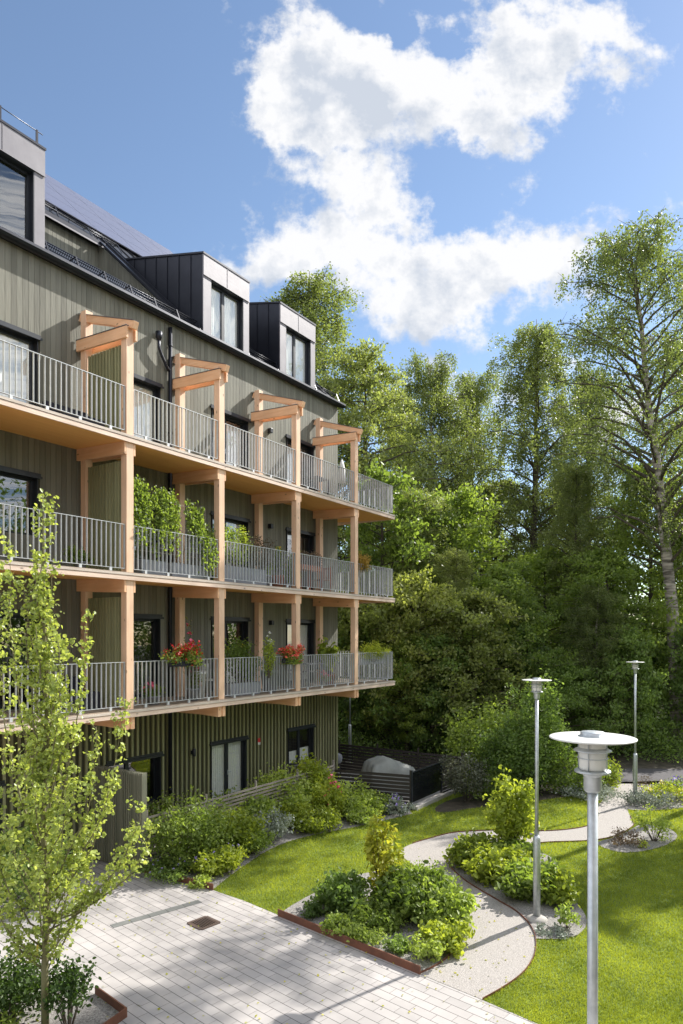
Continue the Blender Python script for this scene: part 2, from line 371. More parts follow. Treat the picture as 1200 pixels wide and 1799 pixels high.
L_YEL = leafmat('yellowing_leaves', (.24, .30, .03), (.62, .56, .08), .45, (1.5, 1.5, .8))
L_SILVER = leafmat('silver_leaves', (.16, .19, .15), (.36, .40, .34), .2, (1.2, 1.2, 1))
L_GOLD = leafmat('golden_leaves', (.35, .22, .05), (.62, .46, .12), .35, (1.4, 1.3, .8))
L_DRY = leafmat('dry_leaves', (.10, .07, .05), (.24, .19, .13), .25, (1.3, 1.2, .8))
L_TWIG = leafmat('twiggy_leaves', (.045, .055, .035), (.19, .20, .14), .25, (1.3, 1.3, .9))
GRASSM = leafmat('grass_blades', (.100, .150, .022), (.310, .370, .060), .42, (2.1, 1.9, .6), rough=.5)

def gravel(name, c1, c2, s):
    m = mat(name, c1, c2, .9, scale=s, detail=3, contrast=2.2, bump=.6, bscale=s * 1.3); return m
PATHM = gravel('path_gravel', (.41, .38, .355), (.265, .245, .23), 70)
BEDM = gravel('bed_gravel', (.30, .285, .27), (.15, .14, .13), 45)
SOIL = gravel('forest_floor', (.075, .06, .04), (.035, .03, .018), 3)
LAWNB = mat('lawn_turf', (.15, .21, .03), (.10, .145, .022), .9, scale=1.3, detail=8, bump=.7, bscale=60)

def paving_mat():
    m = bpy.data.materials.new('concrete_pavers'); m.use_nodes = True; nt = m.node_tree; N, L = nt.nodes, nt.links
    b = N['Principled BSDF']; b.inputs['Roughness'].default_value = .85
    tc = N.new('ShaderNodeTexCoord'); mp = N.new('ShaderNodeMapping'); mp.inputs['Rotation'].default_value = (0, 0, R(-81.1)); L.new(tc.outputs['Object'], mp.inputs[0])
    br = N.new('ShaderNodeTexBrick'); br.offset = .37; br.offset_frequency = 2; L.new(mp.outputs[0], br.inputs[0])
    for k, v in (('Scale', 1), ('Brick Width', .36), ('Row Height', .178), ('Mortar Size', .0042), ('Mortar Smooth', .25), ('Bias', 0)): br.inputs[k].default_value = v
    br.inputs['Color1'].default_value = (.43, .41, .398, 1); br.inputs['Color2'].default_value = (.355, .34, .33, 1); br.inputs['Mortar'].default_value = (.09, .08, .075, 1)
    br.inputs['Mortar Size'].default_value = .0030
    sx = N.new('ShaderNodeSeparateXYZ'); L.new(mp.outputs[0], sx.inputs[0]); dv = N.new('ShaderNodeMath'); dv.operation = 'DIVIDE'; dv.inputs[1].default_value = .178; L.new(sx.outputs[1], dv.inputs[0])
    fr = N.new('ShaderNodeMath'); fr.operation = 'PINGPONG'; fr.inputs[1].default_value = .5; L.new(dv.outputs[0], fr.inputs[0])
    rl = N.new('ShaderNodeMapRange'); rl.inputs[1].default_value = .018; rl.inputs[2].default_value = .036; rl.inputs[3].default_value = .22; rl.inputs[4].default_value = 1; L.new(fr.outputs[0], rl.inputs[0])
    nz = N.new('ShaderNodeTexNoise'); nz.inputs['Scale'].default_value = 1.2; nz.inputs['Detail'].default_value = 8; L.new(tc.outputs['Object'], nz.inputs['Vector'])
    rp = N.new('ShaderNodeValToRGB'); rp.color_ramp.elements[0].position = .3; rp.color_ramp.elements[1].position = .7
    rp.color_ramp.elements[0].color = (.80, .79, .79, 1); rp.color_ramp.elements[1].color = (1.08, 1.06, 1.05, 1); L.new(nz.outputs[0], rp.inputs[0])
    mx = N.new('ShaderNodeMix'); mx.data_type = 'RGBA'; mx.blend_type = 'MULTIPLY'; mx.inputs[0].default_value = 1
    L.new(br.outputs[0], mx.inputs[6]); L.new(rp.outputs[0], mx.inputs[7])
    m2 = N.new('ShaderNodeMix'); m2.data_type = 'RGBA'; m2.blend_type = 'MULTIPLY'; m2.inputs[0].default_value = 1; L.new(mx.outputs[2], m2.inputs[6]); L.new(rl.outputs[0], m2.inputs[7]); L.new(m2.outputs[2], b.inputs['Base Color'])
    n2 = N.new('ShaderNodeTexNoise'); n2.inputs['Scale'].default_value = 90; L.new(tc.outputs['Object'], n2.inputs['Vector'])
    md = N.new('ShaderNodeMath'); md.operation = 'MULTIPLY_ADD'; md.inputs[1].default_value = -1.0; L.new(br.outputs['Fac'], md.inputs[0])
    m3 = N.new('ShaderNodeMath'); m3.operation = 'MULTIPLY'; m3.inputs[1].default_value = .25; L.new(n2.outputs[0], m3.inputs[0]); L.new(m3.outputs[0], md.inputs[2])
    bp = N.new('ShaderNodeBump'); bp.inputs['Strength'].default_value = .5; bp.inputs['Distance'].default_value = .006; L.new(md.outputs[0], bp.inputs['Height']); L.new(bp.outputs[0], b.inputs['Normal'])
    return m
PAVE = paving_mat()
def solar_mat():
    m = bpy.data.materials.new('solar_cells'); m.use_nodes = True; nt = m.node_tree; N, L = nt.nodes, nt.links
    b = N['Principled BSDF']; b.inputs['Roughness'].default_value = .33; b.inputs['Specular IOR Level'].default_value = .9; b.inputs['IOR'].default_value = 1.9
    tc = N.new('ShaderNodeTexCoord'); br = N.new('ShaderNodeTexBrick'); br.offset = 0; L.new(tc.outputs['Object'], br.inputs[0])
    for k, v in (('Scale', 1), ('Brick Width', .16), ('Row Height', .12), ('Mortar Size', .003)): br.inputs[k].default_value = v
    br.inputs['Color1'].default_value = (.085, .085, .13, 1); br.inputs['Color2'].default_value = (.095, .095, .14, 1); br.inputs['Mortar'].default_value = (.2, .2, .26, 1)
    L.new(br.outputs[0], b.inputs['Base Color']); return m
SOLAR = solar_mat()

# ------------------------------------------------------------------ ground, lawn, path, paving
def smooth(pts, k=6, closed=False):
    out = []; n = len(pts)
    rng = range(n) if closed else range(n - 1)
    for i in rng:
        if closed: p = [pts[(i + j) % n] for j in (-1, 0, 1, 2)]
        else: p = [pts[max(i - 1, 0)], pts[i], pts[i + 1], pts[min(i + 2, n - 1)]]
        for t in range(k):
            t /= k
            out.append(tuple(.5 * (2 * p[1][a] + (p[2][a] - p[0][a]) * t + (2 * p[0][a] - 5 * p[1][a] + 4 * p[2][a] - p[3][a]) * t * t + (3 * p[1][a] - p[0][a] - 3 * p[2][a] + p[3][a]) * t ** 3) for a in (0, 1)))
    if not closed: out.append(tuple(pts[-1]))
    return out
def G(l): return [g(*p) for p in l]
def sheet(name, poly, z, m, kind='structure'):
    a = sum(poly[i][0] * poly[(i + 1) % len(poly)][1] - poly[(i + 1) % len(poly)][0] * poly[i][1] for i in range(len(poly)))
    if a < 0: poly = poly[::-1]
    b = M(); b.face([(x, y, z) for x, y in poly]); o = b.build(name, m); o['kind'] = kind; return o
b = M(); b.face([(-300, -300, -.012), (400, -300, -.012), (400, 400, -.012), (-300, 400, -.012)]); tag(b.build('ground', SOIL), kind='structure')

pave_edge = G([(247, 1530), (372, 1563), (430, 1583), (490, 1608), (737, 1711), (848, 1757), (945, 1799)]) + [(-1.25, -12.5), (-1.7, -15.5)]
lawn_poly = pave_edge + [(30, -22), (22, -12), cw(11.5, 25.4), cw(9.5, 25.6), cw(7.0, 26.5), cw(4, 27), (14, 0), (12, 0), (8, 0), (.4, 0)]
sheet('lawn', lawn_poly, -.004, LAWNB)
pave_poly = pave_edge + [(-30, -15.5), (-30, 1.6), (.36, 1.6), (.36, 0)]
sheet('paving', pave_poly, 0, PAVE)
inner = G([(775, 1692), (812, 1658), (829, 1620), (800, 1562), (745, 1532), (708, 1505), (712, 1488), (760, 1472), (808, 1462), (890, 1459), (969, 1460), (1031, 1452), (1050, 1438), (1052, 1415), (1072, 1392), (1092, 1374)])
outer = G([(1160, 1372), (1140, 1390), (1112, 1412), (1103, 1422), (1110, 1440), (1112, 1452), (1079, 1470), (1031, 1478), (958, 1481), (880, 1490), (815, 1492), (792, 1502), (788, 1518), (815, 1546), (870, 1580), (907, 1602), (931, 1626), (941, 1650), (939, 1678), (921, 1708), (888, 1734), (848, 1757)])
inner_s = smooth([g(737, 1711)] + inner, 6); outer_s = smooth(outer, 6)
path_poly = inner_s + outer_s
sheet('path', path_poly, .004, PATHM)
road = [cw(6.0, 24.6), cw(10.5, 24.3), cw(14, 23.4), cw(40, 22.5), cw(40, 26.5), cw(14, 27.0), cw(9.5, 27.2), cw(5, 27.6)]
sheet('road', road, .004, ASPH)
bed1 = smooth([g(490, 1608), g(515, 1590), g(560, 1566), g(620, 1540), g(690, 1528), g(745, 1531)], 5)
bed1 = bed1 + inner_s[1:][:30][::-1] if False else bed1 + [p for p in smooth([g(745, 1532), g(800, 1562), g(829, 1620), g(812, 1658), g(775, 1692), g(737, 1711)], 6)][1:]
sheet('planting_bed_gravel', bed1, .012, BEDM)
bed2o = [p for p in outer_s if True]
i0 = min(range(len(outer_s)), key=lambda i: (outer_s[i][0] - g(880, 1490)[0]) ** 2 + (outer_s[i][1] - g(880, 1490)[1]) ** 2)
i1 = min(range(len(outer_s)), key=lambda i: (outer_s[i][0] - g(941, 1650)[0]) ** 2 + (outer_s[i][1] - g(941, 1650)[1]) ** 2)
bed2 = outer_s[i0:i1 + 1] + smooth(G([(941, 1650), (985, 1650), (1020, 1640), (1030, 1612), (1000, 1568), (985, 1530), (955, 1500), (880, 1490)]), 5)[1:-1]
sheet('planting_bed_gravel', bed2, .012, BEDM)
bed3 = smooth(G([(1049, 1482), (1085, 1470), (1112, 1456), (1128, 1449), (1165, 1452), (1190, 1468), (1175, 1483), (1130, 1496), (1085, 1497)]), 5, True)
sheet('planting_bed_gravel', bed3, .012, BEDM)
bed4 = smooth(G([(1103, 1422), (1150, 1424), (1215, 1418), (1300, 1412), (1300, 1388), (1215, 1390), (1150, 1392), (1118, 1410)]), 5, True)
sheet('planting_bed_gravel', bed4, .012, BEDM)
bed5 = [(.4, -.02)] + G([(247, 1532), (372, 1565)]) + smooth(G([(376, 1562), (420, 1528), (480, 1490), (540, 1470), (640, 1450), (724, 1430)]), 5) + [(8.46, -2.4), (7.95, -.02)]
sheet('planting_bed_gravel', bed5, .008, BEDM)
bed6 = [(8.0, .02), (8.5, -2.4), (12.2, -2.45), (12.25, 3.0), (10.75, 3.0), (10.75, 1.7), (.4, 1.7), (.4, 0.02)]
sheet('terrace_floor', bed6, .006, CONC)
bed0 = [(-9, -1.5)] + G([(-80, 1690), (60, 1712), (168, 1747), (222, 1787), (150, 1838)]) + [(-9, -6)]
sheet('planting_bed_gravel', bed0, .008, BEDM)
bed7 = smooth(G([(775, 1428), (850, 1418), (905, 1416), (960, 1405), (1030, 1395), (1075, 1378), (1070, 1370), (960, 1378), (830, 1395), (770, 1415)]), 4, True)
sheet('planting_bed_soil', bed7, .002, SOIL)

def edging(poly, label, h=.05, t=.008, group='corten edging strips', mt=CORTEN, jit=0):
    b = M()
    for i in range(len(poly) - 1):
        a, c = Vector((*poly[i], 0)), Vector((*poly[i + 1], 0))
        d = (c - a)
        if d.length < 1e-4: continue
        d.normalize(); s = Vector((-d.y, d.x, 0)) * t / 2; e = d * t * .3
        b.hexa([a - s - e + Vector((0, 0, -.05)), c - s + e + Vector((0, 0, -.05)), c + s + e + Vector((0, 0, -.05)), a + s - e + Vector((0, 0, -.05)),
                a - s - e + Vector((0, 0, h)), c - s + e + Vector((0, 0, h)), c + s + e + Vector((0, 0, h)), a + s - e + Vector((0, 0, h))])
    o = b.build('steel_edging', mt, loc=(poly[0][0], poly[0][1], 0)); return tag(o, label, 'garden edging', group)
edging(G([(243, 1531), (374, 1564)]), 'rusty steel edging board where the facade bed meets the paving, beside the ribbed screen', .13, .02)
edging(G([(489, 1609), (738, 1712)]), 'long straight rusty steel edging between the paving and the island bed with the yellowing bush', .13, .02)
edging(G([(168, 1747), (222, 1787), (150, 1838)]), 'rusty steel edging corner around the bed of the young tree', .13, .02)
edging(smooth([g(738, 1711)] + inner[:2], 5), 'thin rusty edging curving up from the paving along the island bed and the gravel path', .035)
edging(outer_s[i0:], 'thin rusty edging along the right side of the gravel path past the bed lamp', .035)
edging(outer_s[22:i0], 'thin rusty edging where the upper bend of the path meets the small gravel bed', .035)
edging(inner_s[44:78], 'thin rusty edging along the far lawn and the upper bend of the path', .03)

# grass
def inside(P, poly):
    x, y = P[:, 0], P[:, 1]; r = np.zeros(len(P), bool); n = len(poly)
    for i in range(n):
        x1, y1 = poly[i]; x2, y2 = poly[(i + 1) % n]
        if y1 == y2: continue
        c = ((y1 > y) != (y2 > y)) & (x < (x2 - x1) * (y - y1) / (y2 - y1) + x1); r ^= c
    return r
def grass():
    rg = np.random.default_rng(5); n = 620000
    Yd = 8.8 + (28 - 8.8) * rg.uniform(0, 1, n) ** 1.35; X = rg.uniform(-.36, .53, n) * Yd
    P = np.stack([CX + X * U0 + Yd * U1, CY - X * U1 + Yd * U0], 1)
    k = inside(P, lawn_poly)
    for q in (path_poly, bed1, bed2, bed3, bed4, bed5, bed7, road, [(8.4, -2.5), (12.3, -2.5), (12.3, 3), (8, 0)]): k &= ~inside(P, q)
    P = P[k]; Yd = Yd[k]; n = len(P)
    h = rg.uniform(.018, .045, n) * (1 + .02 * (Yd - 9)); w = .0045 * (Yd / 9) ** .9
    a = rg.uniform(0, 6.283, n); lean = rg.normal(0, .5, (n, 2)) * h[:, None]
    dx = np.stack([np.cos(a), np.sin(a)], 1) * w[:, None]
    z0 = np.full((n, 1), -.006)
    V = np.stack([np.concatenate([P - dx, z0], 1), np.concatenate([P + dx, z0], 1), np.concatenate([P + lean, h[:, None]], 1)], 1).reshape(-1, 3)
    o = npmesh('grass', V, np.arange(3 * n).reshape(n, 3), GRASSM); tag(o, 'short mown bright green lawn grass between path and beds', 'grass', kind='stuff')
grass()

# ------------------------------------------------------------------ the apartment building
WALL = 1.72; LX = -4.6; RX = 10.7
bld = empty('apartment_building', (0, 0, 0), 'long timber clad apartment building with four storeys, wooden balconies and black dormers', 'building')
def boards(b, x0, x1, z0, z1, opens, pitch, gap, y0, th, plane='x'):
    n = int(round((x1 - x0) / pitch)); p = (x1 - x0) / n
    for i in range(n):
        a, c = x0 + i * p + gap / 2, x0 + (i + 1) * p - gap / 2
        segs = [(z0, z1)]
        for (ox0, ox1, oz0, oz1) in opens:
            if c > ox0 and a < ox1:
                ns = []
                for s, e in segs:
                    if oz0 > s: ns.append((s, min(e, oz0)))
                    if oz1 < e: ns.append((max(s, oz1), e))
                segs = [q for q in ns if q[1] - q[0] > .01]
        for s, e in segs:
            if plane == 'x': b.box(a, c, y0, y0 + th, s, e)
            else: b.box(y0, y0 + th, a, c, s, e)
def wall_with_holes(b, x0, x1, y0, y1, z0, z1, opens):
    xs = sorted({x0, x1} | {o[i] for o in opens for i in (0, 1)}); zs = sorted({z0, z1} | {o[i] for o in opens for i in (2, 3)})
    xs = [x for x in xs if x0 <= x <= x1]; zs = [z for z in zs if z0 <= z <= z1]
    for i in range(len(xs) - 1):
        for j in range(len(zs) - 1):
            mx, mz = (xs[i] + xs[i + 1]) / 2, (zs[j] + zs[j + 1]) / 2
            if any(o[0] < mx < o[1] and o[2] < mz < o[3] for o in opens): continue
            b.face([(xs[i], y0, zs[j]), (xs[i + 1], y0, zs[j]), (xs[i + 1], y0, zs[j + 1]), (xs[i], y0, zs[j + 1])])
    for (a, c, e, f) in opens:
        b.face([(a, y0, e), (a, y0, f), (a, y1, f), (a, y1, e)]); b.face([(c, y0, e), (c, y1, e), (c, y1, f), (c, y0, f)])
        b.face([(a, y0, f), (c, y0, f), (c, y1, f), (a, y1, f)]); b.face([(a, y0, e), (a, y1, e), (c, y1, e), (c, y0, e)])
DZ = [3.49, 6.48, 9.48]           # undersides of the three balconies
TOPS = [z + .17 for z in DZ]
opens = []
for fl in (0, 1, 2):
    z0 = TOPS[fl] + .04; zt = DZ[fl] + 2.24 + (.03 if fl == 2 else 0)
    opens += [(-2.75, -1.08, z0 + (.75 if fl == 1 else 0), zt), (1.36, 2.38, z0, zt), (4.28, 5.82, z0, zt), (7.72, 9.2, z0, zt)]
gopens = [(-3.4, -1.9, .95, 2.15), (.74, 2.4, .95, 2.15), (4.25, 5.75, .25, 2.17), (7.8, 9.2, .98, 2.16)]
EAVE = 13.56
b = M(); boards(b, LX, RX, DZ[0] + .02, EAVE, opens, .132, .007, WALL, .022); b.build('wall', BOARD, bld)
b = M(); wall_with_holes(b, LX, RX, WALL + .021, WALL + .2, DZ[0], EAVE, opens); b.build('wall_backing', BATBACK, bld)
b = M(); boards(b, LX, RX, .05, DZ[0] + .1, gopens, .167, .105, WALL - .02, .045); b.build('ground_floor_battens', BATTEN, bld)
b = M(); wall_with_holes(b, LX, RX, WALL + .024, WALL + .2, 0, DZ[0] + .02, gopens); b.build('ground_floor_wall', BATBACK, bld)
b = M(); boards(b, WALL + .03, 20, .1, EAVE + .1, [], .132, .007, RX - .012, .022, 'y'); b.build('gable_wall', BOARD, bld)
b = M()
b.box(RX - .05, RX + .005, WALL - .01, WALL + .03, .03, DZ[0]); b.build('corner_board', BATTEN, bld)
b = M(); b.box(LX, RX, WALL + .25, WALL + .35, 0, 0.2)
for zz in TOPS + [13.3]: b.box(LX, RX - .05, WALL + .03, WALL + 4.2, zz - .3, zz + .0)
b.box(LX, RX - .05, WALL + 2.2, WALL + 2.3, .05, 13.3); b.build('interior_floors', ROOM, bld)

def window(op, y, depth=.13, panes=2, frame=.055, mt=DARKF, hood=True, sill=None, name='window', curtain=None, par=None, ratio=.5, handle=False):
    x0, x1, z0, z1 = op; par = par or bld; b = M(); yf = y + depth
    # reveal lining
    b.box(x0, x0 + .02, y - .012, yf + .06, z0, z1); b.box(x1 - .02, x1, y - .012, yf + .06, z0, z1)
    b.box(x0 + .02, x1 - .02, y - .012, yf + .06, z1 - .02, z1)
    X0, X1, Z0, Z1 = x0 + .02, x1 - .02, z0 + .0, z1 - .02
    xs = [X0, X0 + (X1 - X0) * ratio, X1] if panes == 2 else [X0, X1]
    for i in range(len(xs) - 1):
        a, c = xs[i], xs[i + 1]
        b.box(a, a + frame, yf, yf + .06, Z0, Z1); b.box(c - frame, c, yf, yf + .06, Z0, Z1)
        b.box(a + frame, c - frame, yf, yf + .06, Z0, Z0 + frame); b.box(a + frame, c - frame, yf, yf + .06, Z1 - frame, Z1)
    w = b.build(name, mt, par)
    for i in range(len(xs) - 1):
        a, c = xs[i] + frame, xs[i + 1] - frame
        p = M(); p.face([(a, yf + .03, Z0 + frame), (c, yf + .03, Z0 + frame), (c, yf + .03, Z1 - frame), (a, yf + .03, Z1 - frame)]); p.build('pane', GLASS, w)
        if curtain and curtain[i]:
            q = M(); k = 26; cz0, cz1 = Z0 + frame + (Z1 - Z0) * curtain[i][0], Z0 + (Z1 - Z0) * curtain[i][1]
            ca, cc = a - .05, c + .05
            for j in range(k):
                u0, u1 = ca + (cc - ca) * j / k, ca + (cc - ca) * (j + 1) / k
                q.face([(u0, yf + .075 + .012 * math.sin(j * 1.9), cz0), (u1, yf + .075 + .012 * math.sin((j + 1) * 1.9), cz0), (u1, yf + .075 + .012 * math.sin((j + 1) * 1.9), cz1), (u0, yf + .075 + .012 * math.sin(j * 1.9), cz1)])
            q.build('curtain', CURT, w)
    if hood:
        h = M(); h.box(x0 - .1, x1 + .06, y - .075, y + .03, z1 + .002, z1 + .022); h.box(x0 - .1, x1 + .06, y - .075, y - .063, z1 - .03, z1 + .002); h.box(x0-.05, x1+.05, y - .03, y - .001, z1 + .022, z1 + .09); h.build('flashing', DARKF, w)
    if sill:
        h = M(); h.box(x0 - .02, x1 + .02, y - .07, yf, z0 - .025, z0 - .002); h.build('sill', sill, w)
    if handle:
        h = M(); hx = xs[1] + .03; hz = Z0 + 1.0; h.box(hx - .012, hx + .012, yf - .012, yf, hz - .07, hz + .07); h.box(hx - .01, hx + .1, yf - .05, yf - .03, hz + .0, hz + .02); h.build('handle', GALV, w)
    return w
cs = {0: [(.0, 1), None], 1: [None, (0, 1)], 2: [None, (0, .45)], 3: [(0, 1), (0, 1)], 4: [(0, .5), None], 5: [None, (0, 1)], 6: [(.86, 1), (0, 1)], 7: [(.86, 1), None], 8: [(0, 1), (0, 1)], 9: [(0, 1), None], 10: [(0, 1), (0, .9)], 11: [(0, .9), None]}
for i, op in enumerate(opens):
    k = i % 4
    isd = not (i == 4)
    window(op, WALL, panes=1 if k == 1 else 2, name='balcony_door' if isd else 'window', curtain=cs[i], ratio=(.3, 1, .42, .42)[k], handle=isd and k != 1, frame=.075 if isd else .055)
window(gopens[0], WALL, sill=DARKF); window(gopens[1], WALL, sill=DARKF, ratio=.42, depth=.16)
window(gopens[2], WALL, name='terrace_door', curtain=[(0, 1), (0, 1)], ratio=.5, handle=True, depth=.1)
window(gopens[3], WALL, sill=ZINC, curtain=[(0, .38), (0, .42)], ratio=.5, depth=.1)

# balconies: slab, soffit, edge; the slab falls slightly outwards and wraps the far corner
EX = 11.78; FY = -.035; BY = 2.75; RISE = .045
posts = [-3.2, 0.0, 2.87, 6.07, 9.26]
for i, z in enumerate(DZ):
    bal = M(); L0 = LX
    def zz(y): return z + RISE * (y - FY)
    for (xa, xb, ya, yb) in ((L0, EX, FY, WALL), (RX + .012, EX, WALL, BY)):
        bal.hexa([(xa, ya + .02, zz(ya)), (xb - .02, ya + .02, zz(ya)), (xb - .02, yb, zz(yb)), (xa, yb, zz(yb)), (xa, ya + .02, z + .13), (xb - .02, ya + .02, z + .13), (xb - .02, yb, z + .13), (xa, yb, z + .13)])
    deck = bal.build('balcony_floor', WSOF, bld)
    e = M(); e.box(L0, EX, FY - .012, FY + .019, z - .004, z + .088); e.box(EX - .019, EX + .012, FY + .02, BY, z - .004, z + .088); e.build('edge_board', WX, deck)
    e = M(); e.box(L0, EX + .01, FY - .022, FY + .014, z + .098, z + .152); e.box(EX - .019, EX + .022, FY + .014, BY, z + .098, z + .152)
    e.build('edge_trim', WGREY, deck)
    e = M(); e.box(L0, EX - .03, FY + .03, WALL - .01, z + .131, z + .168); e.box(RX + .03, EX - .03, WALL - .01, BY, z + .131, z + .168)
    e.build('deck_boards', DECKM, deck)
# posts (front and rear), flanking beams
PW = .095
for i, z in enumerate(DZ):
    for x in posts:
        top = DZ[i + 1] if i < 2 else 12.06
        b = M(); b.box(x - PW, x + PW, 0, .18, TOPS[i] - .015, top); b.build('post', WV, bld, bevel=.004)
        b = M(); b.box(x - PW, x + PW, 1.42, 1.60, TOPS[i] - .005, (DZ[i + 1] + .06) if i < 2 else 12.72); b.build('post', WV, bld, bevel=.004)
        # beams under this balcony floor
        b = M()
        for sx in (-1, 1):
            xa, xb = (x - PW - .035, x - .03) if sx < 0 else (x + .03, x + PW + .035)
            za = z - .272; e = 1.66
            if i == 0:
                b.hexa([(xa, .0, za), (xb, .0, za), (xb, e, za + RISE * e), (xa, e, za + RISE * e), (xa, .0, z - .001), (xb, .0, z - .001), (xb, e, z + RISE * e - .001), (xa, e, z + RISE * e - .001)])
        if i == 0:
            b.box(x - .03, x + .03, .02, 1.6, z - .26, z - .004)
            b.build('beam', WY, bld, bevel=.004)
        else:
            for xa, xb in ((x - PW - .055, x - PW - .002), (x + PW + .002, x + PW + .055)):
                za = z - .272; e = 1.68
                b.hexa([(xa, .0, za), (xb, .0, za), (xb, e, za + RISE * e), (xa, e, za + RISE * e), (xa, .0, z - .001), (xb, .0, z - .001), (xb, e, z + RISE * e - .001), (xa, e, z + RISE * e - .001)])
            b.build('beam', WY, bld, bevel=.004)
# rear corner post beside the gable with its short beam
for i, z in enumerate(DZ[:2]):
    b = M(); b.box(11.12, 11.27, 2.52, 2.66, TOPS[i], DZ[i + 1] + .1); b.build('post', WV, bld, bevel=.004)
    b = M(); b.box(10.72, 11.32, 2.50, 2.68, DZ[i + 1] - .16, DZ[i + 1] + .1); b.build('beam', WX, bld, bevel=.004)
# awning frames on the top floor
for x in posts:
    f = M()
    for xa, xb in ((x - PW - .055, x - PW - .002), (x + PW + .002, x + PW + .055)):
        f.hexa([(xa, -.06, 11.72), (xb, -.06, 11.72), (xb, 1.69, 11.80), (xa, 1.69, 11.80), (xa, -.06, 11.97), (xb, -.06, 11.97), (xb, 1.69, 12.05), (xa, 1.69, 12.05)])
    fr = f.build('awning_frame', WY, bld, bevel=.004)
    f = M(); f.bar((x, 1.69, 12.62), (x, -.19, 11.99), .13, .16); f.build('rafter', WY, fr, bevel=.004)
    f = M(); f.bar((x, 1.715, 12.715), (x, -.20, 12.085), .16, .012)
    for s in (-1, 1):
        xx = x + s * (PW + .03)
        f.bar((xx, 1.70, 12.062), (xx, -.07, 11.982), .075, .01)
    f.build('flashing', BLACKM if False else ZINC, fr)
# ribbed partition at the first post line
for i, z in enumerate(DZ):
    for x in (0.0, -3.2):
        b = M(); top = (DZ[i + 1] - .36) if i < 2 else 11.66
        b.box(x - .012, x + .012, .2, 1.4, TOPS[i] + .04, top)
        n = 12
        for k in range(n):
            y = .22 + 1.16 * k / (n - 1); b.box(x - .04, x - .012, y - .02, y + .02, TOPS[i] + .04, top)
        b.build('partition', BATTEN, bld)
# railings
def railing(pa, pb, z, first=True):
    a = Vector((*pa, 0)); c = Vector((*pb, 0)); d = (c - a); Ln = d.length; d.normalize(); nrm = Vector((-d.y, d.x, 0))
    b = M(); zt = z + 1.03; zb = z + .075
    b.bar(a + Vector((0, 0, zt)), c + Vector((0, 0, zt)), .045, .010); b.bar(a + Vector((0, 0, zb)), c + Vector((0, 0, zb)), .045, .010)
    n = max(2, int(round(Ln / .118)))
    for k in range(n + 1):
        p = a + d * (Ln * k / n); t = .004
        b.hexa([p - d * t - nrm * .021 + Vector((0, 0, zb)), p + d * t - nrm * .021 + Vector((0, 0, zb)), p + d * t + nrm * .021 + Vector((0, 0, zb)), p - d * t + nrm * .021 + Vector((0, 0, zb)),
                p - d * t - nrm * .021 + Vector((0, 0, zt - .005)), p + d * t - nrm * .021 + Vector((0, 0, zt - .005)), p + d * t + nrm * .021 + Vector((0, 0, zt - .005)), p - d * t + nrm * .021 + Vector((0, 0, zt - .005))])
    r = b.build('railing', GALVL, bld)
    m = max(1, int(Ln / .62))
    for k in range(m):
        b = M(); p = a + d * (Ln * (k + .5) / m)
        b.hexa([p - d * .03 - nrm * .03 + Vector((0, 0, z - .03)), p + d * .03 - nrm * .03 + Vector((0, 0, z - .03)), p + d * .03 + nrm * .01 + Vector((0, 0, z - .03)), p - d * .03 + nrm * .01 + Vector((0, 0, z - .03)),
                p - d * .03 - nrm * .03 + Vector((0, 0, zb)), p + d * .03 - nrm * .03 + Vector((0, 0, zb)), p + d * .03 + nrm * .01 + Vector((0, 0, zb)), p - d * .03 + nrm * .01 + Vector((0, 0, zb))])
        b.build('bracket', GALVL, r)
for z in TOPS:
    xs = posts + [EX]
    railing((LX, .04), (posts[0] - PW - .03, .04), z)
    for i in range(len(xs) - 1):
        railing((xs[i] + PW + .03, .04), (xs[i + 1] - (PW + .03 if i < len(xs) - 2 else .04), .04), z)
    railing((EX - .03, .09), (EX - .03, BY), z)

# wall lamps, downpipe, gutter, alarm sign
for (x, z) in ((6.8, 11.72), (6.82, 8.72), (6.86, 5.68)):
    b = M(); b.box(x - .06, x + .06, WALL - .13, WALL - .002, z - .07, z + .07); b.build('wall_lamp', DARKF, bld, bevel=.006)
b = M(); b.lathe(3.47, WALL - .12, [(.045, -.13), (.05, -.12), (.05, .06), (.03, .08)], 14, 2.1); b.box(3.44, 3.5, WALL - .1, WALL - .02, 2.02, 2.12); b.build('wall_lamp', DARKF, bld)
b = M(); b.tube([(2.66, WALL - .07, .1), (2.66, WALL - .07, 13.4)], .052, 12); 
for zc in (1.2, 4.6, 7.6, 10.6, 12.9): b.tube([(2.66, WALL - .07, zc), (2.66, WALL - .07, zc + .04)], .06, 12)
b.build('downpipe', BLACKM, bld)
b = M(); b.tube([(2.22, WALL - .13, 12.98), (2.22, WALL - .13, 12.72), (2.30, WALL - .12, 12.58), (2.52, WALL - .09, 12.32), (2.62, WALL - .07, 12.24)], .04, 10)
b.lathe(2.22, WALL - .13, [(.05, -.06), (.085, .04), (.09, .16)], 14, 12.95); b.build('overflow_pipe', BLACKM, bld)
b = M()
prof = [(WALL - .25, 13.66), (WALL - .255, 13.60), (WALL - .22, 13.545), (WALL - .15, 13.53), (WALL - .11, 13.56), (WALL - .11, 13.66)]
b.extr([(LX, y, z) for y, z in prof], (RX + .16 - LX, 0, 0)); b.build('gutter', BLACKM, bld)
b = M(); b.box(LX, RX + .1, WALL - .105, WALL + .02, 13.565, 13.60); b.build('eave_board', BLACKM, bld)

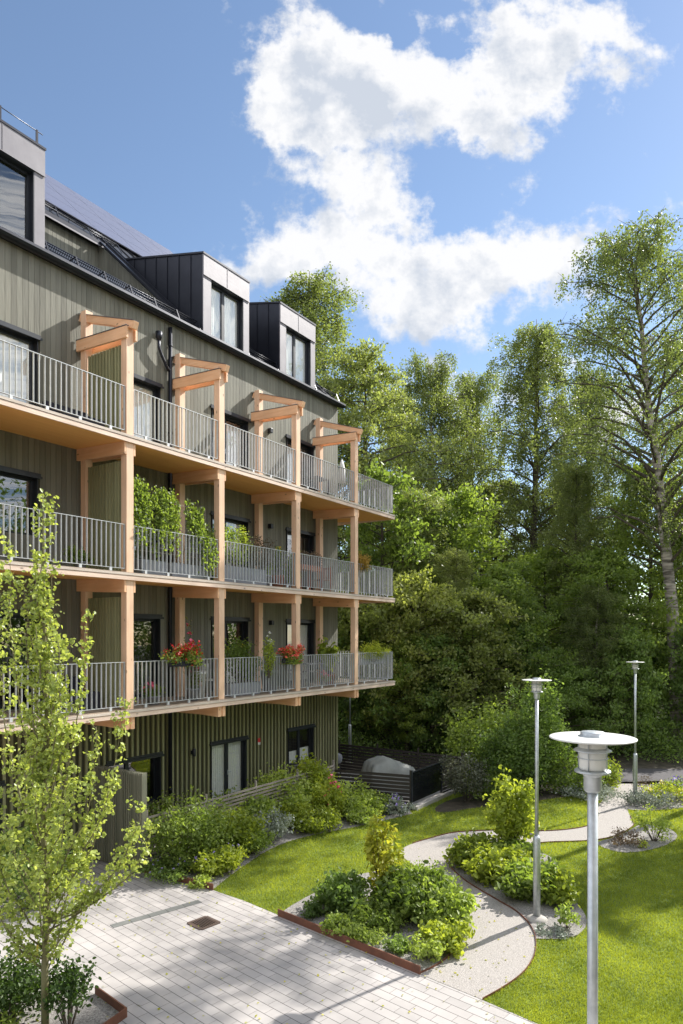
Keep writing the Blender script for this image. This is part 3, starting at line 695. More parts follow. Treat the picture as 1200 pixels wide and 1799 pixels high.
# roof
def rz(y): return 13.72 + .93 * (y - WALL)
RDG = WALL + 8.85
def slab(b, x0, x1, y0, y1, t=.06, off=0):
    n = Vector((0, -.93, 1)).normalized() * t; o = Vector((0, -.93, 1)).normalized() * off
    p = [Vector((x0, y0, rz(y0))) + o, Vector((x1, y0, rz(y0))) + o, Vector((x1, y1, rz(y1))) + o, Vector((x0, y1, rz(y1))) + o]
    b.hexa([q - n for q in p] + p)
b = M()
slab(b, LX, 3.42, WALL - .17, WALL + .95, .06); slab(b, 3.42, RX + .14, WALL - .17, RDG, .06); slab(b, LX, -.75, WALL + .95, RDG, .1); slab(b, -.75, 3.42, WALL + 3.72, RDG, .12)
b.hexa([(LX, RDG, rz(RDG) - .1), (RX + .14, RDG, rz(RDG) - .1), (RX + .14, RDG + 8, 14.5), (LX, RDG + 8, 14.5), (LX, RDG, rz(RDG)), (RX + .14, RDG, rz(RDG)), (RX + .14, RDG + 8, 14.6), (LX, RDG + 8, 14.6)])
x = 3.46
while x < RX + .1:
    a = Vector((x, WALL - .08, rz(WALL - .08) + .02)); c = Vector((x, RDG, rz(RDG) + .02)); b.bar(a, c, .012, .05); x += .52
roof = b.build('roof', ROOFM, bld)
b = M()
b.face([(RX - .02, WALL, 13.5), (RX - .02, RDG, rz(RDG) - .12), (RX - .02, RDG + 8, 14.4), (RX - .02, RDG + 8, 13.5)]); b.build('gable_wall', BOARD, bld)
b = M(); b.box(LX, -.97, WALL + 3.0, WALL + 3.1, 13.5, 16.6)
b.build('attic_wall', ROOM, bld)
# recessed roof terrace between the first two dormers
b = M(); boards(b, -.8, 3.4, 13.5, 17.1, [], .132, .007, WALL + 3.86, .022); b.build('terrace_wall', BOARD, bld)
b = M(); yy = WALL + .95; k = 22
for i in range(k):
    ya = yy + (2.92) * i / k + .004; yb = yy + 2.92 * (i + 1) / k - .004
    b.hexa([(3.38, ya, 13.5), (3.42, ya, 13.5), (3.42, yb, 13.5), (3.38, yb, 13.5), (3.38, ya, rz(ya) - .1), (3.42, ya, rz(ya) - .1), (3.42, yb, rz(yb) - .1), (3.38, yb, rz(yb) - .1)])
b.build('terrace_side_wall', BOARD, bld)
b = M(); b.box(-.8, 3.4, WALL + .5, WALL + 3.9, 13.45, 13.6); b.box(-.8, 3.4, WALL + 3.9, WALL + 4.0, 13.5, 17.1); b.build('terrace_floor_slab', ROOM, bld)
b = M(); b.bar((3.30, WALL + .75, rz(WALL + .75) + .03), (3.30, WALL + 3.8, rz(WALL + 3.8) + .03), .10, .05, (0, -.7, 1))
b.bar((3.62, WALL + .75, rz(WALL + .75) + .05), (3.62, WALL + 4.2, rz(WALL + 4.2) + .05), .03, .07, (0, -.7, 1))
b.box(-.8, 3.45, WALL + 3.62, WALL + 3.68, rz(WALL + 3.72) - .16, rz(WALL + 3.72) - .02)
b.bar((-.8, WALL + .75, rz(WALL + .75) + .03), (-.8, WALL + 3.5, rz(WALL + 3.5) + .03), .06, .08, (0, -.7, 1)); b.build('verge_flashing', BLACKM, bld)
b = M(); b.box(-.8, 3.4, WALL + 3.60, WALL + 3.618, rz(WALL + 3.72) - .19, rz(WALL + 3.72) - .145); b.build('terrace_fascia', ZINC, bld)
# snow guards
def guard(x0, x1, y, name='snow_guard', h=.2):
    b = M(); z = rz(y); n = Vector((0, -.68, .73))
    A = Vector((x0, y, z)); B = Vector((x1, y, z))
    for t in (.05, .12, h): b.tube([A + n * t, B + n * t], .011, 6)
    m = int((x1 - x0) / .055)
    for i in range(m): 
        p = A + (B - A) * ((i + .5) / m); b.bar(p + n * .04, p + n * (h + .01), .016, .008, (1, 0, 0))
    m = max(2, int((x1 - x0) / .75) + 1)
    for i in range(m):
        p = A + (B - A) * (i / (m - 1)); b.bar(p - Vector((0, .28, .26)) + n * .02, p + n * (h + .02), .02, .03, (1, 0, 0)); b.bar(p + Vector((0, .1, .093)), p + n * h, .02, .02, (1, 0, 0))
    return b.build(name, BLACKM, bld)
guard(-.85, 3.8, WALL + .22, h=.17); guard(5.85, 7.25, WALL + .22, h=.17); guard(9.35, 10.75, WALL + .22, h=.17); guard(-.9, 2.0, WALL + 4.1, h=.14); guard(2.0, 4.2, WALL + 4.1, h=.10)
b = M(); b.tube([(-1.0, WALL + 3.9, rz(WALL + 3.9) + .15), (2.6, WALL + 3.9, rz(WALL + 3.9) + .15)], .010, 6)
for i in range(6): b.bar((-.7 + i * .62, WALL + 3.95, rz(WALL + 3.9)), (-.7 + i * .62, WALL + 3.9, rz(WALL + 3.9) + .16), .014, .02, (1, 0, 0))
b.build('roof_rail', BLACKM, bld)
# solar panels
n_ = Vector((0, -.93, 1)).normalized(); t_ = Vector((0, 1, .93)).normalized()
y0 = WALL + 4.55; sw, shh = 1.68, 1.40; proto = None
mesh = M(); mesh.hexa([(0, 0, -.03), (sw - .03, 0, -.03), (sw - .03, shh - .03, -.03), (0, shh - .03, -.03), (0, 0, 0), (sw - .03, 0, 0), (sw - .03, shh - .03, 0), (0, shh - .03, 0)])
for r_ in range(4):
    for c_ in range(8):
        xx = RX - .15 - (c_ + 1) * sw
        base = Vector((xx, y0, rz(y0))) + t_ * (r_ * shh + .02) + n_ * .11
        if proto is None: o = proto = mesh.build('solar_panel', SOLAR, bld)
        else: o = proto.copy(); col.objects.link(o); o.parent = bld
        o.location = base; o.rotation_euler = (math.atan(.93), 0, 0)
# dormers
def dormer(x0, x1):
    ya = WALL - .03; zt = 15.97; zb = 13.6; sl = .25
    yb = WALL + (zt - 13.72) / (.93 - sl)
    t = .03; o = None
    for xx in (x0, x1 - t):     # cheeks
        d = M()
        d.extr([(xx, ya + .02, zb), (xx, yb + .1, zt + sl * (yb + .1 - ya)), (xx, ya + .02, zt)], (t, 0, 0))
        for q in range(1, 7):
            y = ya + .48 * q
            if y > yb: break
            zl = rz(y) - .02; zh = zt + sl * (y - ya); sx = xx - .022 if xx == x0 else xx + t
            if zh - zl > .05: d.box(sx, sx + .022, y - .008, y + .008, zl, zh)
        if o is None: o = d.build('dormer', BLACKM, bld)
        else: d.build('cheek', BLACKM, o)
    f = M(); f.box(x0 - .01, x0 + .29, ya - .02, ya + .02, zb, 15.36); f.box(x1 - .24, x1 + .01, ya - .02, ya + .02, zb, 15.36)
    f.box(x0 - .01, x1 + .01, ya - .035, ya + .02, 15.362, zt - .03); f.box(x0 + .29, x1 - .24, ya - .03, ya + .02, zb, 13.73); f.build('dormer_cladding', ZINC, o)
    f = M(); f.hexa([(x0 - .03, ya - .05, zt - .03), (x1 + .03, ya - .05, zt - .03), (x1 + .03, yb + .2, zt - .03 + sl * (yb + .2 - ya)), (x0 - .03, yb + .2, zt - .03 + sl * (yb + .2 - ya)),
                     (x0 - .03, ya - .05, zt + .02), (x1 + .03, ya - .05, zt + .02), (x1 + .03, yb + .2, zt + .02 + sl * (yb + .2 - ya)), (x0 - .03, yb + .2, zt + .02 + sl * (yb + .2 - ya))]); f.build('dormer_roof', BLACKM, o)
    f = M(); f.box((x0 + x1) / 2 - .008, (x0 + x1) / 2 + .008, ya - .042, ya - .035, 15.37, zt - .05)
    f.box(x0 - .02, x1 + .02, ya - .05, ya - .036, 15.345, 15.362); f.build('seam', ZINC, o)
    window((x0 + .29, x1 - .24, 13.735, 15.345), ya - .005, depth=.12, par=o, hood=False, ratio=.46, curtain=[(0, 1), (0, 1)] if x0 > -1 else None)
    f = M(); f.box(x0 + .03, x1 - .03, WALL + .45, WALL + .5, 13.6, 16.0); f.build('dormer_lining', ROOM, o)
    return o
dormer(3.9, 5.8); dormer(7.32, 9.22); d1 = dormer(-2.88, -.96)
b = M(); b.tube([(-2.8, WALL - .02, 16.28), (-.98, WALL - .02, 16.28)], .01, 6)
for xx in (-2.75, -1.95, -1.12): b.box(xx - .02, xx + .02, WALL - .04, WALL, 15.99, 16.3)
b.build('safety_rail', BLACKM, d1)
s = M(); s.box(6.24, 6.36, WALL - .03, WALL - .021, 1.98, 2.11); sg = s.build('alarm_sign', REDS, loc=(6.3, WALL - .025, 1.98)); tag(sg, 'small red and white wall sign between the ground floor door and the far window', 'sign')
s = M(); s.box(6.24, 6.36, WALL - .032, WALL - .0295, 1.90, 1.98); s.build('white_plate', WHITEM, sg)

# ------------------------------------------------------------------ screens, fences
scr = empty('ribbed_screen', (.36, .2, 0), 'tall grey green ribbed timber screen wall beside the paving, left of the slatted fence', 'screen')
b = M(); b.box(.35, .37, .0, 1.66, .03, 2.18); b.build('backing', BATBACK, scr)
b = M()
for k in range(26):
    y = .03 + k * .064; b.box(.29, .35, y - .018, y + .018, .03, 2.2); b.box(.371, .43, y - .018, y + .018, .03, 2.2)
b.build('ribs', SCREENM, scr)
b = M(); b.box(.29, .43, -.045, -.005, .0, 2.21); b.build('end_post', SCREENM, scr)

def slat_fence(a, c, h, name, label, mt, slat=.085, gap=.03, z0=.06, posts_at=1.9, cat='fence', group=None, pw=.05, top=.06):
    a = Vector((*a, 0)); c = Vector((*c, 0)); d = (c - a); Ln = d.length; d.normalize()
    r = empty(name, a, label, cat, group); b = M(); z = z0 + slat / 2
    while z + slat / 2 < h:
        b.bar(a + Vector((0, 0, z)), c + Vector((0, 0, z)), .02, slat); z += slat + gap
    b.build('slats', mt, r)
    n = max(1, int(round(Ln / posts_at)))
    for k in range(n + 1):
        p = a + d * (Ln * k / n); nn = Vector((-d.y, d.x, 0)) * (.0105 + pw / 2)
        q = M(); q.bar(p + nn, p + nn + Vector((0, 0, h + top)), pw, pw); q.build('post', mt, r)
    return r
slat_fence((.46, -.03), (7.9, -.03), 1.3, 'slatted_fence', 'weathered silver grey slatted fence behind the planting along the facade', SFENCE, slat=.05, gap=.042)
slat_fence((7.92, 0.0), (8.46, -2.42), 1.14, 'slatted_fence', 'black slatted fence nearest the lawn, in front of the grey covered furniture', BFENCE, group='black fences round the terrace')
slat_fence((10.62, -2.45), (12.2, -2.5), 1.14, 'slatted_fence', 'short black slatted fence right of the black glass panel, behind the dark twiggy shrub', BFENCE, group='black fences round the terrace', pw=.045)
slat_fence((12.22, -2.5), (12.3, 4.4), 1.16, 'slatted_fence', 'black slatted fence at the back of the terrace, in front of the forest', BFENCE, group='black fences round the terrace')
p_ = empty('glass_panel', (8.5, -2.45, 0), 'glossy black glass panel fence at the corner of the terrace', 'fence panel')
b = M(); b.box(8.52, 10.56, -2.455, -2.44, .22, 1.12); b.build('panel', BGLASS, p_)
b = M(); b.box(8.47, 8.52, -2.475, -2.425, .0, 1.2); b.build('post', DARKF, p_); b = M(); b.box(10.56, 10.61, -2.475, -2.425, 0, 1.2); b.build('post', DARKF, p_)
b = M(); b.box(8.52, 10.56, -2.47, -2.43, 1.12, 1.15); b.build('top_rail', DARKF, p_)
b = M(); b.box(8.5, 12.3, -2.62, -2.5, -.02, .12); b.box(8.5, 10.6, -2.5, -2.36, -.02, .125); tag(b.build('concrete_kerb', CONC, loc=(8.5, -2.55, 0), bevel=.008), 'pale concrete kerb under the black glass panel', 'kerb')
# covered furniture
def cover():
    rg = random.Random(3); n, m = 26, 18; cx_, cy_ = 10.25, -.75; V = []; rt = -.62
    for j in range(m + 1):
        for i in range(n + 1):
            u, v = i / n * 2 - 1, j / m * 2 - 1
            e = max(abs(u), abs(v)); x = u * 1.02; y = v * .62
            hgt = 1.24 - (.42 * (u + .3) if u > -.3 else .35 * (-.3 - u)) - .16 * v * v
            z = hgt * (1 - max(0, (e - .78) / .22) ** 1.6)
            z += .03 * math.sin(u * 9 + v * 4) * (e > .3) + .02 * math.sin(v * 13 + u * 5)
            x += .03 * math.sin(v * 11) * (e > .8)
            V.append((cx_ + x * math.cos(rt) - y * math.sin(rt), cy_ + x * math.sin(rt) + y * math.cos(rt), max(z, .02) + .0))
    F = [(j * (n + 1) + i, j * (n + 1) + i + 1, (j + 1) * (n + 1) + i + 1, (j + 1) * (n + 1) + i) for j in range(m) for i in range(n)]
    b = M(); b.v = V; b.f = F; b.sm = [True] * len(F); o = b.build('covered_furniture', TARP, loc=(cx_, cy_, 0))
    tag(o, 'garden furniture under a grey green tarpaulin on the black fenced terrace', 'furniture cover')
cover()
b = M(); b.lathe(11.62, 2.32, [(.1, .45), (.15, .52), (.17, .66), (.14, .76), (.05, .82)], 18); gq = b.build('kettle_grill', PLANTER, loc=(11.62, 2.32, 0))
tag(gq, 'pale covered kettle grill at the far corner of the building', 'grill')
b = M()
for k in range(3): a_ = k * 2.09; b.tube([(11.62 + .1 * math.cos(a_), 2.32 + .1 * math.sin(a_), .46), (11.62 + .2 * math.cos(a_), 2.32 + .2 * math.sin(a_), 0)], .015, 6)
b.build('legs', DARKF, gq)

# drain and grate
D_ = Vector((-.155, -.988, 0)); N_ = Vector((.988, -.155, 0))
dr = M(); p0 = Vector((*g(196, 1628), 0)); p1 = Vector((*g(374, 1577), 0)); dd = (p1 - p0); ln = dd.length; dd.normalize(); k = int(ln / .36)
for i in range(k):
    a = p0 + dd * (i * .36 + .004); c = p0 + dd * ((i + 1) * .36 - .004); dr.bar(a + Vector((0, 0, .0)), c + Vector((0, 0, .0)), .165, .012)
tag(dr.build('drainage_channel', DRAINM, loc=tuple(p0)), 'strip of dark grey drainage stones across the pale paving', 'drain channel')
gc = Vector((*g(358, 1622), 0)); gr = empty('drain_grate', gc, 'square rusty iron drain grate set in the paving', 'drain grate')
b = M(); hs = .2
def gp(u, v, z): return gc + D_ * u + N_ * v + Vector((0, 0, z))
for (a, c) in ((gp(-hs, -hs, .006), gp(hs, -hs, .006)), (gp(-hs, hs, .006), gp(hs, hs, .006)), (gp(-hs, -hs, .007), gp(-hs, hs, .007)), (gp(hs, -hs, .007), gp(hs, hs, .007))): b.bar(a, c, .06, .016)
b.build('frame', IRON, gr)
b = M()
for i in range(8):
    v = -.15 + i * .043; b.bar(gp(-.17, v, .004), gp(.17, v, .004), .018, .014)
b.build('bars', IRON, gr)
b = M(); b.face([gp(-hs, -hs, .0025), gp(-hs, hs, .0025), gp(hs, hs, .0025), gp(hs, -hs, .0025)]); b.build('dark_sheet', BGLASS, gr)  # flat black sheet standing in for the shade below the bars

# ------------------------------------------------------------------ lamps
def lamp_proto():
    r = empty('path_lamp', (0, 0, 0)); zd = 4.44
    b = M(); b.lathe(0, 0, [(.066, -.3), (.066, 1.5), (.05, 1.56)], 20); b.build('pole_base', GALV, r)
    b = M(); b.box(.058, .0685, -.032, .032, .82, 1.18); b.build('service_hatch', GALV, r)
    b = M(); b.lathe(0, 0, [(.034, 1.5), (.033, zd - .34)], 20); pl = b.build('pole', GALV, r)
    b = M(); b.lathe(.07, 0, [(.0, -.03), (.02, -.02), (.026, 0), (.02, .02), (0.001, .03)], 10, 1.02); b.build('lock', WHITEM, r)
    b = M(); b.lathe(0, 0, [(.2, -.05), (.19, .03), (.11, .07), (.07, .08)], 24); b.build('foot', CONC, r)
    b = M(); b.lathe(0, 0, [(.036, zd - .355), (.05, zd - .345), (.056, zd - .335), (.056, zd - .25), (.06, zd - .24), (.078, zd - .228)], 24); b.build('collar', GALV, r)
    b = M(); b.lathe(0, 0, [(.078, zd - .228), (.112, zd - .222), (.114, zd - .214), (.11, zd - .208), (.07, zd - .206)], 32); b.build('base_ring', GALV, r)
    b = M(); b.lathe(0, 0, [(.080, zd - .204), (.083, zd - .19), (.083, zd - .008)], 32); b.build('diffuser', OPAL, r)
    b = M(); b.lathe(0, 0, [(.086, zd - .062), (.118, zd - .078), (.118, zd - .084), (.100, zd - .088), (.086, zd - .088)], 32); b.build('louvre_ring', GALV, r)
    cg = M()
    for k in range(4):
        a = math.pi / 4 + k * math.pi / 2 + .15; x, y = .0905 * math.cos(a), .0905 * math.sin(a); cg.tube([(x, y, zd - .206), (x, y, zd - .004)], .0035, 6)
    pts = [(.0945 * math.cos(t * math.pi / 16), .0945 * math.sin(t * math.pi / 16), zd - .128) for t in range(33)]; cg.tube(pts, .003, 6, cap=False); cg.build('cage', GALV, r)
    b = M(); b.lathe(0, 0, [(.085, zd - .004), (.262, zd - .006), (.270, zd - .003), (.270, zd + .003), (.262, zd + .006), (.09, zd + .012)], 48); b.build('shade_disc', WHITEM, r)
    b = M(); b.lathe(0, 0, [(.092, zd + .0121), (.082, zd + .016), (.076, zd + .016), (.076, zd + .036), (.070, zd + .040), (.03, zd + .043)], 32)
    b.lathe(.115, -.02, [(.006, 0), (.006, .014), (.003, .018)], 8, zd + .011); b.build('cap', GALV, r)
    return r
lp = lamp_proto(); lg = 'galvanised disc lamps along the path'
spots = [(cw(1.632, 4.44), .15, 'nearest galvanised park lamp with a broad white disc and opal cylinder'),
         (g(943, 1616), 0, 'galvanised disc lamp standing in the planted bed by the gravel path bend'),
         (g(1116, 1411), 0, 'distant galvanised disc lamp beside the path just before the road'),
         (cw(.36, 28.6), 0, 'farthest galvanised lamp, its pole behind the terrace fence at the end of the building')]
for i, (p, z, lb) in enumerate(spots):
    o = lp if i == 0 else copy_tree(lp)
    o.location = (p[0], p[1], z); tag(o, lb, 'lamp', lg); o.rotation_euler = (0, 0, math.atan2(fwd.y, fwd.x) + .3 * i)

# ------------------------------------------------------------------ plants
def shrub(name, label, x, y, rx, ry, h, n, ls, m, seed, z=0, cat='shrub', group=None, clumps=None, spread=.16, stems=True, flower=None, low=.12, fold=True, aspect=.55, droop=0., up=.35, taper=.0, bark=None, conc=.5):
    rg = np.random.default_rng(seed); k = clumps or max(8, int(n / 55))
    r = empty(name, (x, y, z), label, cat, group)
    c = rg.normal(size=(k, 3)); c /= np.linalg.norm(c, axis=1)[:, None]; c *= rg.uniform(.25, 1, k)[:, None] ** conc
    zc = low + (1 - low) * (c[:, 2] * .5 + .5); wd = 1 - taper * np.clip(zc - .2, 0, 1)
    C = np.stack([c[:, 0] * rx * wd, c[:, 1] * ry * wd, zc * h], 1)
    C *= rg.uniform(.82, 1.12, (k, 1))
    idx = rg.integers(0, k, n); sz = np.array([rx, ry, h * .55]) * spread + .015
    P = C[idx] + rg.normal(size=(n, 3)) * sz; P[:, 2] = np.maximum(P[:, 2], .02)
    P += np.array([x, y, z])
    leaves('foliage', P, ls, m, r, seed, fold=fold, aspect=aspect, droop=droop, up=up)
    if stems:
        b = M()
        for i in range(min(k, 22)):
            q = C[i]; b.tube([(x + q[0] * .1, y + q[1] * .1, z - .01), (x + q[0] * .55, y + q[1] * .55, z + q[2] * .5), (x + q[0], y + q[1], z + q[2])], [.012 * min(1, h), .008 * min(1, h), .003], 5)
        b.build('stems', bark or BARKD, r)
    if flower:
        fm, fn, fs = flower; top = P[np.argsort(-(P[:, 2] + .4 * rg.normal(size=n) * h))[:fn]]; top = top + np.array([0, 0, .03])
        if fn <= 25:
            for q in range(fn): leaves('flower', top[q] + rg.normal(size=(7, 3)) * fs * .3, fs, fm, r, seed + q, aspect=.9, up=.8)
            return r
        cl = np.repeat(top, 5, 0) + rg.normal(size=(fn * 5, 3)) * fs * .35
        leaves('flowers', cl, fs, fm, r, seed + 1, aspect=.9, up=.8)['kind'] = 'stuff'
    return r
def S(px, py, label, rx, h, n, ls, m, seed, **k):
    x, y = g(px, py); ry = k.pop('ry', rx); name = k.pop('name', 'shrub')
    return shrub(name, label, x, y, rx, ry, h, n, ls, m, seed, **k)
gf = 'shrubs and perennials planted along the facade fence'
S(330, 1522, 'big rounded variegated dogwood shrub at the left end of the facade bed', .85, 1.35, 6500, 0.077, L_BUSH, 11, group=gf, cat='shrub')
S(290, 1500, 'loose arching shrub against the silver fence beside the ribbed screen', .45, 1.3, 1300, 0.084, L_BUSH, 12, group=gf)
S(262, 1505, 'slender dark shrub touching the ribbed screen', .3, 1.2, 700, 0.084, L_DARK, 13, group=gf)
S(405, 1500, 'green shrub between the big dogwood and the lime leaved clump', .7, .95, 3200, 0.098, L_LIME, 14, group=gf)
S(425, 1462, 'wide sprawling shrub against the fence under the ground floor door', .8, 1.05, 4200, 0.105, L_BUSH, 15, group=gf)
S(500, 1440, 'tall loose shrub with pale leaves reaching over the silver fence', .8, 1.25, 4200, 0.105, L_BUSH, 16, group=gf)
S(545, 1425, 'upright pale shrub by the end of the silver fence and the black fence', .6, 1.5, 2800, 0.105, L_LIME, 17, group=gf)
S(470, 1478, 'silvery perennial clump in the middle of the facade bed', .55, .7, 2000, 0.077, L_SILVER, 18, group=gf, cat='perennial')
S(520, 1452, 'yellow green perennial mound near the lawn edge', .45, .6, 1800, 0.084, L_LIME, 19, group=gf, cat='perennial')
S(578, 1440, 'tall perennial with pink flower heads beside the black fence', .45, 1.05, 1500, 0.098, L_LIME, 20, group=gf, cat='perennial', flower=(PINKF, 12, .07))
S(612, 1430, 'dense green perennial clump in front of the black fence', .75, .85, 2800, 0.098, L_BUSH, 21, group=gf, cat='perennial')
S(655, 1428, 'low green perennials before the middle of the black fence', .6, .5, 1800, 0.084, L_MAPLE, 22, group=gf, cat='perennial')
S(697, 1430, 'low pale plant with blue flowers at the corner of the black fence', .45, .42, 900, 0.084, L_SILVER, 23, group=gf, cat='perennial', flower=(PURPF, 16, .05))
S(378, 1532, 'lime green perennial mound at the front of the facade bed', .55, .5, 2600, 0.084, L_LIME, 24, group=gf, cat='perennial', flower=(PURPF, 14, .035))
S(300, 1541, 'dark low groundcover below the big dogwood behind the steel edging', .6, .3, 1600, 0.070, L_DARK, 25, group=gf, cat='perennial', flower=(PURPF, 14, .035))
S(350, 1556, 'small pale green plant at the outer tip of the facade bed', .28, .16, 420, 0.070, L_BUSH, 26, group=gf, cat='perennial', stems=False)
S(440, 1500, 'feathery light perennial leaning over the lawn edge', .5, .55, 2000, 0.070, L_BUSH, 27, group=gf, cat='perennial')
S(555, 1460, 'green leafy clump bulging over the lawn halfway along the facade bed', .6, .55, 2400, 0.084, L_LIME, 28, group=gf, cat='perennial')
S(636, 1445, 'low bushy clump at the lawn edge in front of the black fence', .5, .35, 1500, 0.077, L_BUSH, 29, group=gf, cat='perennial')
# island bed
gi = 'plants of the island bed in the paving corner'
S(672, 1588, 'upright bush with yellowing leaves standing above the island bed', .38, 1.75, 620, 0.131, L_YEL, 31, group=gi, taper=.35, spread=.12, clumps=26)
S(600, 1600, 'dark green leafy shrub left of the yellowing bush', .55, .62, 2600, 0.100, L_DARK, 32, group=gi)
S(725, 1605, 'broad green shrub right of the yellowing bush', .75, .75, 3800, 0.125, L_MAPLE, 33, group=gi, ry=.7)
S(770, 1625, 'light green shrub on the path side of the island bed', .6, .6, 2600, 0.112, L_BUSH, 34, group=gi)
S(748, 1575, 'feathery pale shrub at the back of the island bed by the path', .6, .55, 2400, 0.056, L_BUSH, 35, group=gi)
S(790, 1665, 'small yellow tipped shrub near the narrow tip of the island bed', .42, .42, 1200, 0.100, L_LIME, 36, group=gi)
S(545, 1612, 'small blue green plant at the left corner of the island bed', .2, .26, 700, 0.056, L_DARK, 37, group=gi, cat='perennial')
S(590, 1640, 'low green clump behind the steel edging, left half of the island bed', .3, .26, 1000, 0.062, L_BUSH, 38, group=gi, cat='perennial')
S(640, 1655, 'low bushy clump behind the steel edging, middle of the island bed', .32, .3, 1100, 0.062, L_BUSH, 39, group=gi, cat='perennial')
S(700, 1672, 'blue green tuft behind the steel edging, right half of the island bed', .22, .24, 800, 0.056, L_DARK, 40, group=gi, cat='perennial')
S(752, 1688, 'loose light tuft closest to the pointed tip of the island bed', .25, .36, 700, 0.062, L_BUSH, 41, group=gi, cat='perennial')
S(665, 1630, 'mid green mound in the centre of the island bed', .45, .4, 1700, 0.075, L_MAPLE, 42, group=gi, cat='perennial')
# lamp bed
gl_ = 'plants of the bed around the nearer tall lamp'
S(893, 1502, 'tall airy dogwood bush with pale leaves in the lamp bed', .62, 1.75, 2300, 0.125, L_LIME, 43, group=gl_, low=.22, spread=.13, clumps=46)
S(835, 1520, 'yellow green leafy groundcover at the path bend', .62, .58, 2600, 0.125, L_LIME, 44, group=gl_, ry=.55)
S(878, 1545, 'thick yellow green shrub mass left of the lamp pole', .75, .62, 3200, 0.125, L_LIME, 45, group=gl_, ry=.6)
S(935, 1575, 'green shrub mass around the foot of the tall lamp', .72, .60, 3000, 0.125, L_MAPLE, 46, group=gl_, ry=.55)
S(975, 1585, 'rounded lime green shrub right of the tall lamp', .42, .52, 1800, 0.112, L_LIME, 47, group=gl_)
S(905, 1520, 'bushy green undergrowth below the airy dogwood', .6, .5, 2200, 0.112, L_MAPLE, 48, group=gl_)
S(997, 1632, 'small open plant in the gravel right of the lamp foot', .2, .4, 260, 0.075, L_BUSH, 49, group=gl_, cat='perennial')
S(965, 1640, 'flat grey green plant in the gravel below the lamp foot', .28, .08, 260, 0.062, L_SILVER, 50, group=gl_, cat='perennial', stems=False)
# far beds
gd = 'plants in the small beds by the far path'
S(1150, 1478, 'small open shrub in the round gravel bed on the right lawn', .42, .95, 700, .07, L_BUSH, 51, group=gd)
S(1098, 1484, 'dry reddish low plant in the round gravel bed on the right lawn', .45, .32, 550, .06, L_DRY, 52, group=gd, cat='perennial')
S(1128, 1490, 'tiny lime plant at the front of the round gravel bed', .15, .15, 120, .06, L_LIME, 53, group=gd, cat='perennial')
S(1140, 1414, 'silver leaved groundcover beside the distant lamp', .8, .4, 1500, .07, L_SILVER, 54, group=gd, cat='perennial')
S(1175, 1408, 'yellow flowering perennials between the silver leaves and the road', .8, .5, 1500, .07, L_LIME, 55, group=gd, cat='perennial', flower=(YELF, 30, .06))
S(1205, 1402, 'violet flowering perennials at the right edge near the road', .9, .55, 1300, .07, L_BUSH, 56, group=gd, cat='perennial', flower=(PURPF, 40, .07))
S(1140, 1395, 'dry feathery grasses behind the distant lamp', .6, .55, 800, .06, L_DRY, 57, group=gd, cat='perennial', aspect=.15)
S(1030, 1400, 'low pale leafed groundcover between far lawn and path', 1.0, .35, 1500, .08, L_SILVER, 58, group=gd, cat='perennial')
S(1064, 1388, 'light flowering shrub at the inner bend where the path meets the road', .5, 1.0, 1500, .08, L_LIME, 59, group=gd)
# hedge shrubs behind the lawn
gh = 'tall shrubs behind the far lawn'
S(820, 1408, 'dark twiggy shrub in front of the black terrace fence', .85, 1.45, 3000, .075, L_TWIG, 61, group=gh, ry=.75, spread=.12)
S(868, 1404, 'low bright shrub at the back edge of the far lawn', .9, .7, 2200, .09, L_MAPLE, 62, group=gh)
x_, y_ = cw(5.6, 25.5)
shrub('shrub', 'spreading blue green shrub behind the terrace fence', x_, y_, 1.9, 1.6, 2.5, 7000, .13, L_MAPLE, 63, group=gh)
S(945, 1392, 'tall feathery fountain shaped shrub behind the tall lamp pole', 1.25, 4.0, 9000, .10, L_DARK, 64, group=gh, ry=1.2, low=.03, spread=.085, clumps=110, taper=.35, conc=.7)
S(905, 1390, 'dense dark green shrub left of the tall feathery one', 1.2, 2.2, 6000, .1, L_DARK, 65, group=gh)
S(1000, 1392, 'low spreading green shrub right of the tall feathery one', 1.1, 1.3, 3600, .09, L_MAPLE, 66, group=gh)
# around the young tree
gy = 'plants in the young tree bed'
x_, y_ = cw(-4.55, 9.3); shrub('shrub', 'dark glossy shrub at the lower left beside the young tree trunk', x_, y_, .62, .6, .95, 3400, .07, L_DEEP, 71, group=gy)
x_, y_ = cw(-3.62, 9.05); shrub('shrub', 'dark shrub with bare lower stems right of the young tree trunk', x_, y_, .32, .32, .85, 1100, .065, L_DEEP, 72, group=gy, low=.5)
x_, y_ = cw(-3.55, 8.1); shrub('perennial', 'bright green groundcover at the foot of the young tree, inside the steel corner', x_, y_, .55, .4, .28, 1600, .06, L_MAPLE, 73, group=gy, cat='perennial', stems=False)
x_, y_ = cw(-4.4, 8.4); shrub('perennial', 'green groundcover behind the grey stake at the lower left', x_, y_, .6, .5, .32, 1600, .06, L_BUSH, 74, group=gy, cat='perennial', stems=False)
x_, y_ = cw(-6.0, 13.2); shrub('shrub', 'dark shrub behind the young tree at the left edge', x_, y_, .8, .8, 1.5, 3000, .08, L_DARK, 75, group=gy)
x_, y_ = cw(-3.75, 8.25); b = M(); b.lathe(x_ - .2, y_ - .2, [(.05, -.1), (.05, .52), (.035, .57), (.01, .59)], 14)
tag(b.build('tree_stake', STAKE, loc=(x_ - .2, y_ - .2, 0)), 'short round grey wooden stake beside the young tree', 'stake')

